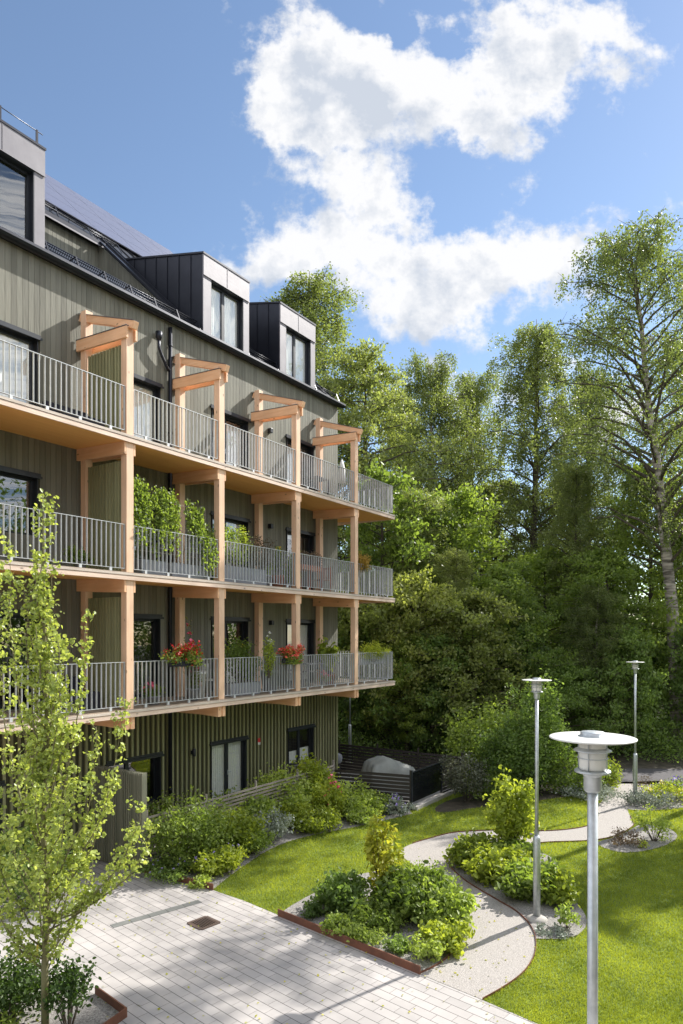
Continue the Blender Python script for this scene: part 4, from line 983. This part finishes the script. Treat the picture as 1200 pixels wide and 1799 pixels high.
# young tree (columnar, small leaves)
def young_tree():
    rg = np.random.default_rng(8); bx_, by_ = cw(-3.86, 8.9); r = empty('young_tree', (bx_, by_, 0), 'slim young tree with small bright green leaves, closest to the camera at the left', 'tree')
    b = M(); P = []
    tr = [(0, 0, 0), (.0, .01, .9), (.015, 0, 1.6), (-.02, .02, 2.8), (.02, 0, 4.2), (-.01, .01, 5.4), (-.03, 0, 6.5), (-.02, .02, 7.1)]
    b.tube([(bx_ + x, by_ + y, z) for x, y, z in tr], [.052, .045, .043, .034, .026, .019, .010, .004], 12)
    def at(z):
        for i in range(len(tr) - 1):
            if tr[i][2] <= z <= tr[i + 1][2]:
                t = (z - tr[i][2]) / (tr[i + 1][2] - tr[i][2]); return np.array([tr[i][a] * (1 - t) + tr[i + 1][a] * t for a in range(3)])
        return np.array(tr[-1])
    R_ = np.array([U0, -U1, 0]); F_ = np.array([U1, U0, 0])
    n = 42; br = []
    for i in range(n):
        z = .88 + 5.2 * (i / n) ** 1.5; a = i * 2.4 + rg.uniform(-.4, .4)
        Lb = (1.75 - .2 * z) * rg.uniform(.7, 1.15); Lb = max(Lb, .5)
        br.append((z, a, Lb, rg.uniform(.28, .55) * (1.05 if z < 2.6 else .5)))
    # the leading side shoots that stand out in the photo (right offset, start height, top height)
    for (off, z0, z1, dep) in ((.52, 2.6, 5.6, .1), (.95, 1.8, 4.35, .2), (1.25, 1.5, 3.1, -.1), (1.05, 1.4, 2.6, .3), (-.5, 3.0, 6.6, .1), (-.22, 3.6, 5.9, -.1), (.3, 3.2, 5.2, -.3), (1.35, 1.5, 2.75, .1), (-.75, 2.4, 6.2, .2), (.75, 2.0, 4.1, -.2)):
        p0 = at(z0); pts = []
        for t in np.linspace(0, 1, 9):
            o = off * (1 - (1 - t) ** 2.0); q = p0 + R_ * o + F_ * dep * t + np.array([rg.normal(0, .015), rg.normal(0, .015), (z1 - z0) * (t ** 1.15)]); pts.append(q)
        br.append(pts)
    for q in br:
        if isinstance(q, tuple):
            z, a, Lb, out = q; p0 = at(z); d = np.array([math.cos(a), math.sin(a), 0]); pts = []
            for t in np.linspace(0, 1, 7): pts.append(p0 + d * Lb * out * (1 - (1 - t) ** 1.8) + np.array([0, 0, Lb * .95 * t ** 1.2]) + rg.normal(0, .012, 3) * (t > 0))
        else: pts = q
        pts = np.array(pts); k = len(pts)
        b.tube([(bx_ + p[0], by_ + p[1], p[2]) for p in pts], list(np.linspace(.014, .003, k)), 6)
        ln = np.linalg.norm(np.diff(pts, axis=0), axis=1).sum(); m = int(ln * 20)
        for j in range(m):       # short spur twigs carrying leaves
            t = rg.uniform(.12, 1) * (k - 1); i0 = min(int(t), k - 2); p = pts[i0] * (1 - t + i0) + pts[i0 + 1] * (t - i0)
            a = rg.uniform(0, 6.28); L2 = rg.uniform(.05, .19) * (1.2 - .5 * t / k); e = p + np.array([math.cos(a) * L2, math.sin(a) * L2, L2 * .6])
            b.tube([(bx_ + p[0], by_ + p[1], p[2]), (bx_ + e[0], by_ + e[1], e[2])], [.003, .0015], 4, cap=False)
            nn = rg.integers(5, 12); P.append(p + (e - p) * rg.uniform(.2, 1.1, (nn, 1)) + rg.normal(0, .028, (nn, 3)))
    for j in range(130):
        p = at(rg.uniform(2.0, 7.1)); nn = 9; a = rg.uniform(0, 6.28); L2 = .13; e = p + np.array([math.cos(a) * L2, math.sin(a) * L2, .06]); P.append(p + (e - p) * rg.uniform(.3, 1.1, (nn, 1)) + rg.normal(0, .035, (nn, 3)))
    b.build('trunk', BARKY, r)
    P = np.concatenate(P) + np.array([bx_, by_, 0]); leaves('crown', P, .052, L_YOUNG, r, 4, fold=True, aspect=.85, up=.3, droop=.5)
    b = M(); b.box(bx_ - .11, bx_ - .085, by_ + .02, by_ + .023, 1.12, 1.26); b.build('tag', YELF, r)
young_tree()

def litter():
    rg = np.random.default_rng(91); n = 1500
    Yd = rg.uniform(8.6, 18, n); X = rg.uniform(-.5, .35, n) * Yd; P = np.stack([CX + X * U0 + Yd * U1, CY - X * U1 + Yd * U0], 1)
    k = inside(P, pave_poly) | inside(P, path_poly); d = np.abs(P[:, 0] + .2 + .12 * P[:, 1]); k &= (rg.uniform(0, 1, n) < np.exp(-d * .6) + .12)
    P = np.concatenate([P[k], np.full((k.sum(), 1), .014)], 1); o = leaves('fallen_leaves', P, .045, L_YEL, None, 3, aspect=.7, up=2.5); tag(o, 'scattered small fallen leaves on paving and path', 'fallen leaves', kind='stuff')
litter()

# ------------------------------------------------------------------ trees of the wood
def tree_mesh(kind, seed, Ht, cb, Rc, leafm, bark, limbs=60, per=9, nleaf=30, ls=.1, r0=.22, fork=False, lean=0., sparse=1.):
    rg = np.random.default_rng(seed); b = M(); P = []; lb = M()
    K = 12; tr = np.zeros((K, 3)); tr[:, 2] = np.linspace(0, Ht, K); w = np.cumsum(rg.normal(0, .12, (K, 2)), 0); w -= np.linspace(0, 1, K)[:, None] * w[-1] * .5; tr[:, :2] = w * (tr[:, 2:] / Ht)
    tr[:, 0] += lean * (tr[:, 2] / Ht) ** 1.3
    rad = r0 * (1 - tr[:, 2] / Ht) ** .8 + .012
    b.tube([tuple(p) for p in tr], list(rad), 12)
    def at(z):
        t = min(z / Ht, .999) * (K - 1); i = int(t); return tr[i] * (1 - t + i) + tr[i + 1] * (t - i), rad[i]
    birch = kind == 'birch'
    for i in range(limbs):
        f = ((i + .5) / limbs) ** .9; z = cb + (Ht - cb) * f * .97; p0, r_ = at(z); a = i * 2.399 + rg.uniform(-.5, .5)
        env = ((math.sin(math.pi * (.2 + .72 * f)) ** .7) if birch else math.sin(math.pi * (f * .8 + .17)) ** .6)
        Ln = max(.7, Rc * env * rg.uniform(.55, 1.15)); rise = (1.25 if birch else .5) * (1 - .3 * f) * rg.uniform(.6, 1.2)
        d = np.array([math.cos(a), math.sin(a), 0]); side = np.array([-d[1], d[0], 0]) * rg.normal(0, .15)
        pts = []
        for t in np.linspace(0, 1, 7):
            pts.append(p0 + (d + side * t) * Ln * t + np.array([0, 0, Ln * rise * (t - .55 * t ** 2.2)]) + rg.normal(0, .03 * Ln, 3) * t)
        pts = np.array(pts); lb.tube([tuple(p) for p in pts], list(np.linspace(min(r_ * .45, .03 + .018 * Ln), .01, 7)), 5, cap=False)
        for j in range(per):
            t = rg.uniform(.18, 1.0) ** .8 * 6; i0 = min(int(t), 5); q = pts[i0] * (1 - t + i0) + pts[i0 + 1] * (t - i0)
            a2 = rg.uniform(0, 6.28); l2 = rg.uniform(.3, .75) * (.35 + .16 * Ln) * 1.4
            e = q + np.array([math.cos(a2) * l2, math.sin(a2) * l2, l2 * rg.uniform(-.1, .8)])
            if j % 2 == 0: lb.tube([tuple(q), tuple(e)], [.012, .005], 3, cap=False)
            nl = int(nleaf * rg.uniform(.5, 1.4) * sparse)
            if birch:
                ns = 3
                for s in range(ns):
                    q2 = q + (e - q) * rg.uniform(.2, 1.05); Ls = rg.uniform(.4, 1.5); m = max(3, nl // ns)
                    tt = rg.uniform(0, 1, (m, 1)); dr = np.array([math.cos(a2), math.sin(a2), 0]) * .25
                    P.append(q2 + tt * np.array([0, 0, -Ls]) + dr * np.sqrt(tt) + rg.normal(0, .10, (m, 3)))
            else:
                P.append(q + (e - q) * rg.uniform(.2, 1.1, (nl, 1)) + rg.normal(0, 1, (nl, 3)) * np.array([.30, .30, .25]) * (.44 + .09 * Ln))
    P = np.concatenate(P)
    r = empty('tree', (0, 0, 0)); b.build('trunk', bark, r); lb.build('limbs', BARKD, r)
    leaves('crown', P, ls, leafm, r, seed, up=.3 if birch else .12, droop=.9 if birch else .5, aspect=.6)
    return r
protos = {}
def T(key, X, Y, label, name, rot=0, s=1., sz=None, group='trees of the wood behind the garden', mt=None, extra=None):
    p = protos[key]; k = p['n']; p['n'] += 1
    o = p['o'] if k == 0 else copy_tree(p['o'])
    x, y = cw(X, Y); o.location = (x, y, 0); o.rotation_euler = (0, 0, rot); o.scale = (s, s, sz or s); o.name = name
    tag(o, label, 'tree', group); return o
def proto(key, *a, **k): protos[key] = {'o': tree_mesh(*a, **k), 'n': 0}
proto('birchA', 'birch', 101, 23.5, 3.0, 3.2, L_BIRCHG, BARKD, limbs=100, per=13, nleaf=60, ls=.125, r0=.24)
proto('birchB', 'birch', 102, 21, 3.0, 3.3, L_BIRCH, BARK, limbs=100, per=13, nleaf=60, ls=.125, r0=.22)
proto('birchD', 'birch', 103, 24.5, 8.0, 5.0, L_BIRCH, BARK, limbs=96, per=13, nleaf=48, ls=.13, r0=.33, lean=-2.2)
proto('oak', 'broad', 104, 17.5, 3.0, 4.2, L_BIRCHG, BARKD, limbs=70, per=11, nleaf=50, ls=.15, r0=.26)
proto('maple', 'broad', 105, 10.5, 1.2, 3.3, L_MAPLE, BARKD, limbs=52, per=8, nleaf=46, ls=.18, r0=.14)
proto('olive', 'broad', 106, 8.0, .8, 3.0, L_OLIVE, BARKD, limbs=50, per=9, nleaf=44, ls=.17, r0=.12)
proto('dark', 'broad', 107, 6.5, .3, 3.0, L_DARK, BARKD, limbs=46, per=9, nleaf=40, ls=.20, r0=.12)
def px(x, Y): return (x - 600) / 1200 * Y
T('birchA', px(548, 43), 43, 'tall pale birch rising directly behind the farthest dormer', 'birch_tree', 0, 1.55, 1.2)
T('oak', px(640, 40), 40, 'yellow green broadleaf tree right of the roof end', 'broadleaf_tree', .5, 1.24, 1.28)
T('birchB', px(762, 47), 47, 'dark slim twin crowned birch between the oak and the middle birch', 'birch_tree', 0, 1.12, 1.17)
T('birchB', px(830, 51), 51, 'dark birch seen just left of the middle birch, farther back', 'birch_tree', 2, 1.1, 1.19)
T('birchA', px(940, 45), 45, 'broad pale birch in the middle of the wood with a forked dark trunk', 'birch_tree', 1.7, 1.27, 1.11)
T('birchB', px(1030, 49), 49, 'smaller birch filling the gap left of the tallest birch', 'birch_tree', 4, 1.01, 1.17)
T('birchD', px(1190, 32.5), 32.5, 'tallest birch at the right with a thick white trunk and sparse crown', 'birch_tree', math.atan2(-U1, U0), 1.0)
T('birchB', px(1250, 46), 46, 'birch cut by the right edge behind the thick white trunk', 'birch_tree', 3, 1.43, 1.37)
T('birchA', px(700, 53), 53, 'birch far back between oak and slim dark birch', 'birch_tree', 2.5, 1.07, 1.04)
T('oak', px(1010, 53), 53, 'rounded broadleaf crown behind the smaller birch', 'broadleaf_tree', 2.2, 1.18, 1.01)
T('oak', px(870, 50), 50, 'broadleaf crown low behind the middle of the wood', 'broadleaf_tree', 4.2, 1.13, 0.955)
T('maple', px(668, 33), 33, 'maple beside the balcony ends', 'maple_tree', 0, 1.15, 1.25)
T('birchB', px(735, 34), 34, 'young birch with hanging sprays in front of the oak', 'birch_tree', 3, .62, .60, group='trees of the wood behind the garden')
T('maple', px(800, 35), 35, 'broad maple under the slim dark birch', 'maple_tree', 1, 1.25, 1.2)
T('maple', px(880, 32), 32, 'low sunlit maple left of the forked birch trunk', 'maple_tree', 2, .95, .82)
T('birchA', px(1010, 36), 36, 'young pale birch between the forked trunk and the tallest birch', 'birch_tree', 2.2, .66, .62)
T('maple', px(960, 37), 37, 'maple below the forked birch trunk', 'maple_tree', 3, 1.2, .95)
T('maple', px(1065, 33), 33, 'green maple left of the thick white trunk', 'maple_tree', 4, .95, .9)
T('maple', px(1130, 36), 36, 'maple crown just behind the thick white trunk', 'maple_tree', 5, 1.2, 1.35)
T('birchB', px(1265, 35), 35, 'young birch at the right edge in front of the cut birch', 'birch_tree', 1.5, .75, .7)
T('olive', px(715, 30.5), 30.5, 'olive green small tree above the terrace fence', 'small_tree', 0, .95, 1.0)
T('olive', px(835, 29.2), 29.2, 'yellowish small tree in front of the wood, left of the tall lamp', 'small_tree', 1.4, .95, .9)
T('maple', px(925, 30.6), 30.6, 'fresh green small maple behind the tall feathery shrub', 'maple_tree', 2.6, .62, .66)
T('birchB', px(1045, 31), 31, 'very young birch between the two tall lamps', 'birch_tree', 3.6, .5, .36)
T('maple', px(715, 29.6), 29.6, 'small light maple above the right end of the back fence', 'maple_tree', 1.2, .55, .5)
T('birchA', px(800, 31.5), 31.5, 'very young pale birch behind the yellowish small tree', 'birch_tree', 2.2, .5, .4)
T('olive', px(640, 32), 32, 'small tree half hidden by the balcony ends', 'small_tree', 4.6, 1.0)
T('dark', px(760, 30), 30, 'dark undergrowth tree in the shade left of the yellowish one', 'small_tree', 1, .82)
T('dark', px(890, 30.6), 30.6, 'dark undergrowth tree right of the yellowish small tree', 'small_tree', 2, .7, .9)
T('dark', px(985, 29.8), 29.8, 'dark undergrowth tree beyond the white lamp disc', 'small_tree', 3, .7, .62)
T('dark', px(1095, 30.5), 30.5, 'dark undergrowth tree beyond the road by the distant lamp', 'small_tree', 4, .68, .85)
T('dark', px(1150, 34.5), 34.5, 'dark undergrowth tree behind the foot of the thick white trunk', 'small_tree', 5, .8)
T('dark', px(1238, 31.5), 31.5, 'dark undergrowth tree right of the thick white trunk', 'small_tree', 6, .7, .9)
T('dark', px(585, 33), 33, 'dark undergrowth tree behind the end of the building', 'small_tree', 2.4, .95)
T('dark', px(672, 31), 31, 'dark undergrowth tree behind the back fence', 'small_tree', 5.4, .7, .8)
proto('high_tree', 'broad', 108, 19.8, 16.2, 1.9, L_DARK, BARKD, limbs=18, per=6, nleaf=26, ls=.16, r0=.18)  # unseen tree, crown shaped so that its shadow lands on the paving
T('high_tree', 15.7, 24.7, 'unseen tree on the right, its crown set high to shade the paving', 'shade_tree', 3, 1, group='trees to the right of the garden')
T('birchB', 15.9, 21.9, 'birch beyond the right edge of the lawn', 'birch_tree', 1, .62, .56, group='trees to the right of the garden')
# the block across the yard, behind the camera
ob = empty('apartment_building', (-20, -20, 0), 'dark timber apartment building across the yard, seen only as a reflection in the windows', 'building')
b = M(); b.box(-38, -11.2, -26, -13.6, 0, 13.5); b.build('wall', BOARD, ob)
b = M(); b.extr([(-38.3, -13.2, 13.4), (-38.3, -19.8, 18.5), (-38.3, -26.4, 13.4)], (27.4, 0, 0)); b.build('roof', TERRA, ob)
# the wood behind as one mass
def far_wood():
    rg = np.random.default_rng(77); n = 150000; k = 900
    X = rg.uniform(-34, 62, k); Y = rg.uniform(56, 70, k); Z = rg.uniform(.5, 1, k) ** 1 * rg.uniform(0, 14.5, k)
    C = np.stack([CX + X * U0 + Y * U1, CY - X * U1 + Y * U0, Z], 1); P = C[rg.integers(0, k, n)] + rg.normal(size=(n, 3)) * np.array([1.1, 1.1, .8]); P[:, 2] = np.maximum(P[:, 2], .05)
    o = leaves('far_wood', P, .3, L_DARK, None, 6, up=.4); tag(o, 'distant dense wood closing the view between the nearer trunks', 'wood', kind='stuff')
far_wood()
def side_wood():
    rg = np.random.default_rng(79); n = 60000; k = 500
    C = np.stack([rg.uniform(-9, 42, k), rg.uniform(-36, -27, k), rg.uniform(.5, 15, k)], 1); P = C[rg.integers(0, k, n)] + rg.normal(size=(n, 3)) * np.array([1.1, 1.1, .8]); P[:, 2] = np.maximum(P[:, 2], .05)
    o = leaves('side_wood', P, .4, L_DARK, None, 6, up=.4); tag(o, 'wood on the near side of the garden, reflected in the windows', 'wood', kind='stuff')
side_wood()
def undergrowth():
    rg = np.random.default_rng(78); n = 60000; k = 500
    Y = rg.uniform(28.5, 40, k); X = rg.uniform(-.05, .6, k) * Y; C = np.stack([CX + X * U0 + Y * U1, CY - X * U1 + Y * U0, rg.uniform(0, .8, k)], 1)
    P = C[rg.integers(0, k, n)] + rg.normal(size=(n, 3)) * np.array([.6, .6, .3]); P[:, 2] = np.abs(P[:, 2]) + .02
    o = leaves('undergrowth', P, .12, L_DARK, None, 7, up=.5); tag(o, 'low tangled groundcover under the trees of the wood', 'undergrowth', kind='stuff')
undergrowth()

# ------------------------------------------------------------------ things on the balconies
T1, T2, T3 = [t + .0 for t in TOPS]
def planter(x0, x1, y0, y1, z, h, m, label, name='planter_box', group=None):
    b = M(); b.box(x0, x1, y0, y1, z, z + h); o = b.build(name, m, loc=((x0 + x1) / 2, (y0 + y1) / 2, z), bevel=.015)
    tag(o, label, 'planter', group); s = M(); s.box(x0 + .03, x1 - .03, y0 + .03, y1 - .03, z + h, z + h + .01); s.build('soil', SOIL, o); return o
def pot(x, y, z, r, h, m, label, name='plant_pot'):
    b = M(); b.lathe(x, y, [(r * .72, 0), (r * .95, h * .9), (r, h * .9), (r, h), (r * .9, h), (r * .88, h * .93)], 20, z); o = b.build(name, m, loc=(x, y, z)); tag(o, label, 'pot'); return o
planter(.55, 1.25, .25, .62, T2, .36, PLANTER, 'grey planter box at the left end of the climbing plant bay, middle balcony')
planter(1.45, 2.6, .25, .62, T2, .36, PLANTER, 'long grey planter box right of the first one, middle balcony')
def vine(x0, x1, z0, z1, seed, n, label):
    rg = np.random.default_rng(seed); x, y = (x0 + x1) / 2, .32; r = empty('climbing_plant', (x, y, T2 + .36), label, 'climbing plant', 'climbers on the middle balcony trellis')
    k = 34; sx_ = rg.uniform(x0, x1, k); top = z1 - rg.uniform(0, .35, k) ** 1.0; ln = rg.uniform(.3, 1.0, k) * (z1 - z0); i = rg.integers(0, k, n); t = rg.uniform(0, 1, n)
    P = np.stack([sx_[i] + .07 * np.sin(t * 7 + i), .19 - .13 * t + .02 * np.sin(i * 1.0), top[i] - ln[i] * t], 1) + rg.normal(0, .038, (n, 3)); P[:, 1] = np.where((P[:, 2] < T2 + 1.05) & (P[:, 1] > .0), np.where(i % 3 == 0, -.03, np.maximum(P[:, 1], .09)), P[:, 1])
    leaves('foliage', P, .066, L_MAPLE, r, seed, fold=True, aspect=.75, droop=1.2, up=.1)
    b = M()
    for j in range(5):
        xx = x0 + (x1 - x0) * (j + .5) / 5; b.tube([(xx, .4, T2 + .36), (xx + rg.normal(0, .05), .24, T2 + 1.1), (xx + rg.normal(0, .08), .22, z1 - .05)], .006, 5)
    b.build('stems', BARKD, r)
vine(.15, .62, T2 + .7, T2 + 2.2, 201, 1300, 'climbing plant against the first post, darkest and densest of the trellis climbers')
vine(.65, 1.5, T2 + .55, T2 + 2.05, 202, 2000, 'broad bright climbing plant in the middle of the trellis')
vine(1.85, 2.3, T2 + .6, T2 + 1.9, 203, 1000, 'narrow climbing plant right of the open wire trellis')
vine(2.25, 2.75, T2 + .2, T2 + 1.4, 204, 700, 'thin trailing climber beside the second post')
b = M()
for k in range(9): b.tube([(.3 + k * .28, .26, T2 + .36), (.3 + k * .28, .26, T2 + 1.8)], .004, 4)
for k in range(12): b.tube([(.3, .26, T2 + .55 + k * .11), (2.55, .26, T2 + .55 + k * .11)], .004, 4)
tag(b.build('wire_trellis', WGREY, loc=(1.4, .26, T2 + .36)), 'thin wire trellis between the climbing plants of the middle balcony', 'trellis')
def bshrub(label, x, y, z, rx, h, n, ls, m, seed, **k):
    k.setdefault('ry', .16); ry = k.pop('ry'); nm = k.pop('name', 'potted_plant')
    return shrub(nm, label, x, y, rx, ry, h, n, ls, m, seed, z=z, cat=k.pop('cat', 'potted plant'), group='plants on the balconies', **k)
# middle balcony, second and third bay
planter(3.1, 4.9, .22, .5, T2, .45, PLANTER, 'grey planter trough under the pale shrubs in the second post bay, middle balcony')
bshrub('feathery pale green plants along the rail, second bay of the middle balcony', 3.75, .36, T2 + .45, .8, 1.0, 2200, .06, L_BUSH, 211)
bshrub('tall pale sprig above the rail of the middle balcony', 4.05, .36, T2 + .45, .12, 1.25, 220, .06, L_LIME, 212)
bshrub('reddish dry plant along the rail, right part of the second bay, middle balcony', 4.75, .36, T2 + .45, .6, .85, 1100, .055, L_DRY, 213)
pot(5.65, .45, T2, .22, .36, TERRA, 'square looking terracotta pot near the third post, middle balcony')
bshrub('plant with yellow flowers in the terracotta pot, middle balcony', 5.65, .45, T2 + .34, .2, .85, 420, .06, L_MAPLE, 214, flower=(YELF, 5, .06))
pot(5.15, .5, T2, .2, .34, PLANTER, 'grey pot left of the terracotta pot, middle balcony')
bshrub('low green plant in the grey pot, middle balcony', 5.15, .5, T2 + .3, .2, .5, 420, .06, L_BUSH, 215)
bshrub('rust coloured low plants along the rail in the third post bay, middle balcony', 6.95, .22, T2 + .68, .9, .50, 1300, .05, L_DRY, 216, ry=.1)
planter(6.4, 7.5, .14, .32, T2 + .6, .16, TERRA, 'narrow rail planter with rust coloured plants, middle balcony')
bshrub('green plant behind the bars right of the third post, middle balcony', 6.6, .6, T2 + .0, .4, 1.2, 1100, .065, L_MAPLE, 217)
bshrub('golden ornamental grass hanging over the rail right of the fourth post, middle balcony', 9.72, .1, T2 + .75, .36, .62, 900, .10, L_GOLD, 218, ry=.3, aspect=.16, droop=.3)
pot(9.72, .2, T2 + .62, .14, .2, WPOT, 'small pot of the golden grass, middle balcony')
# lower balcony flowers
def basket(x, z, label, seed, w=.5, n=1500, fl=(REDF, 170, .05), m=L_MAPLE):
    bshrub(label, x, -.03, z - .12, w, .46, n, .06, m, seed, ry=.22, flower=fl, stems=False, low=0.0)
planter(1.1, 2.1, -.09, .012, T1 + .88, .12, CUSH, 'dark flower box hung on the rail under red geraniums, first bay of the lower balcony', 'flower_box')
planter(5.3, 5.95, -.09, .012, T1 + .84, .12, CUSH, 'dark flower box hung on the rail beside the third post, lower balcony', 'flower_box')
basket(1.55, T1 + .98, 'red geraniums overflowing a rail box, first bay of the lower balcony', 221, .58)
basket(5.75, T1 + .90, 'coral red geraniums beside the third post, lower balcony', 222, .46, 1500, (CORF, 200, .06))
bshrub('tall pink flowering plant trailing down beside the second post, lower balcony', 2.2, .35, T1 + .1, .22, 1.45, 500, .05, L_MAPLE, 223, flower=(PINKF, 22, .075))
pot(2.2, .35, T1, .18, .3, PLANTER, 'grey pot under the tall pink flowers, lower balcony')
pot(.95, .35, T1, .17, .2, PLANTER, 'low grey bowl with pink flowers in the first bay, lower balcony')
bshrub('low green plant with pink blooms behind the bars, first bay of the lower balcony', .98, .35, T1 + .18, .3, .3, 700, .06, L_MAPLE, 224, flower=(PINKF, 8, .09))
pot(2.5, .45, T1, .2, .7, WPOT, 'tall white pot behind the bars left of the second post, lower balcony')
bshrub('bushy green plants behind the rail right of the second post, lower balcony', 4.1, .4, T1 + .3, .75, 1.15, 2200, .07, L_MAPLE, 225, flower=(YELF, 3, .06))
planter(3.5, 4.7, .28, .6, T1, .34, PLANTER, 'grey planter behind the bars right of the second post, lower balcony')
bshrub('pale trailing plant with white flowers hanging outside the rail, lower balcony', 4.7, -.02, T1 + .45, .2, 1.0, 800, .06, L_LIME, 226, ry=.1, flower=(WPOT, 8, .06))
pot(5.35, .5, T1, .26, .62, PLANTER, 'large grey planter under the coral geraniums, lower balcony')
bshrub('large leaved yellow green plant between third and fourth post, lower balcony', 8.55, .6, T1 + .3, .42, 1.45, 300, .2, L_LIME, 227, ry=.3, flower=None)
pot(8.55, .6, T1, .2, .34, TERRA, 'terracotta pot of the large leaved plant, lower balcony')
bshrub('low pink flowers on the floor between third and fourth post, lower balcony', 7.9, .35, T1 + .12, .3, .24, 300, .05, L_MAPLE, 228, flower=(PINKF, 10, .07))
bshrub('pale trailing grasses along the end rail of the lower balcony', 10.5, .1, T1 + .70, .9, .62, 2200, .08, L_LIME, 229, ry=.1, aspect=.2, droop=.8)
planter(9.6, 11.4, .14, .32, T1 + .62, .2, PLANTER, 'long rail planter of the pale grasses at the balcony end, lower balcony')
bshrub('green houseplant behind the bars left of the first post, middle balcony', -.75, .7, T2 + .1, .3, .42, 260, .1, L_MAPLE, 230)
pot(-.75, .7, T2, .14, .2, PLANTER, 'dark pot of the houseplant left of the first post, middle balcony')
bshrub('thin rose with a pink bloom arching above the rail near the second post, lower balcony', 2.35, .7, T1 + .6, .14, 1.35, 130, .05, L_OLIVE, 231, flower=(PINKF, 3, .08))
# chairs and tables
def chair(x, y, z, rot, m, label):
    r = empty('balcony_chair', (x, y, z), label, 'chair', 'chairs on the balconies'); b = M(); b.box(-.22 + x, .22 + x, -.22 + y, .22 + y, z + .42, z + .45); b.build('seat', m, r)
    b = M(); b.box(x - .22, x + .22, y + .2, y + .225, z + .5, z + .56); b.box(x - .22, x + .22, y + .2, y + .225, z + .80, z + .86)
    for k in range(5): b.box(x - .2 + k * .09, x - .16 + k * .09, y + .203, y + .222, z + .56, z + .8)
    b.build('backrest', m, r)
    for sx in (-1, 1):
        for sy in (-1, 1):
            b = M(); hh = .86 if sy > 0 else .42; b.box(x + sx * .2 - .015, x + sx * .2 + .015, y + sy * .2 - .015, y + sy * .2 + .0, z, z + hh); b.build('leg', m, r)
    r.rotation_euler = (0, 0, rot); return r
def table(x, y, z, w, d, m, label):
    r = empty('balcony_table', (x, y, z), label, 'table', 'tables on the balconies'); b = M(); b.box(x - w / 2, x + w / 2, y - d / 2, y + d / 2, z + .7, z + .73); b.build('tabletop', m, r)
    for sx in (-1, 1):
        for sy in (-1, 1): b = M(); b.box(x + sx * (w / 2 - .04) - .02, x + sx * (w / 2 - .04) + .02, y + sy * (d / 2 - .04) - .02, y + sy * (d / 2 - .04) + .02, z, z + .7); b.build('leg', m, r)
chair(.45, .95, T1, .9, WHITEM, 'white slatted chair right of the first post, lower balcony')
chair(7.0, .8, T1, -.8, PLANTER, 'grey chair left of the table, between third and fourth post, lower balcony')
table(7.75, .85, T1, .8, .6, PLANTER, 'grey table between third and fourth post, lower balcony')
chair(8.35, 1.2, T1, -2.2, PLANTER, 'grey chair right of the table, lower balcony')
chair(3.35, .8, T1, .4, WPOT, 'white chair just right of the second post, lower balcony')
chair(7.0, .9, T2, -.6, TERRA, 'reddish wooden chair right of the third post, middle balcony')
table(7.7, .8, T2, .8, .55, TERRA, 'reddish wooden table with white cloth corner, middle balcony')
chair(8.4, .8, T2, -1.9, TERRA, 'reddish wooden chair left of the fourth post, middle balcony')
chair(7.6, 1.0, T3, .3, CUSH, 'dark chair left of the fourth post, top balcony'); table(8.2, .9, T3, .7, .6, CUSH, 'dark table near the fourth post, top balcony')
b = M(); b.box(-1.3, -.25, .5, 1.1, T3, T3 + .32); b.box(-1.3, -.25, 1.1, 1.25, T3, T3 + .6); tag(b.build('lounge_sofa', CUSH, loc=(-.8, .8, T3), bevel=.03), 'low dark lounge sofa left of the first post, top balcony', 'sofa')
b = M(); b.box(-1.5, -.3, .6, 1.2, T1 + .0, T1 + .38); b.box(-1.5, -.3, 1.2, 1.35, T1, T1 + .7); tag(b.build('lounge_sofa', CUSH, loc=(-.9, .9, T1), bevel=.03), 'dark bench sofa left of the first post, lower balcony', 'sofa')
# folded parasol cap seen past the corner of the top balcony
x_, y_ = 11.25, 1.9; pr = empty('parasol', (x_, y_, T3), 'closed pale parasol at the far corner of the top balcony', 'parasol')
b = M(); b.tube([(x_, y_, T3), (x_, y_, T3 + 2.1)], .02, 8); b.build('pole', WGREY, pr)
b = M(); b.lathe(x_, y_, [(.14, 1.3), (.17, 1.45), (.1, 1.9), (.03, 2.15)], 12, T3); b.build('canopy', WPOT, pr)
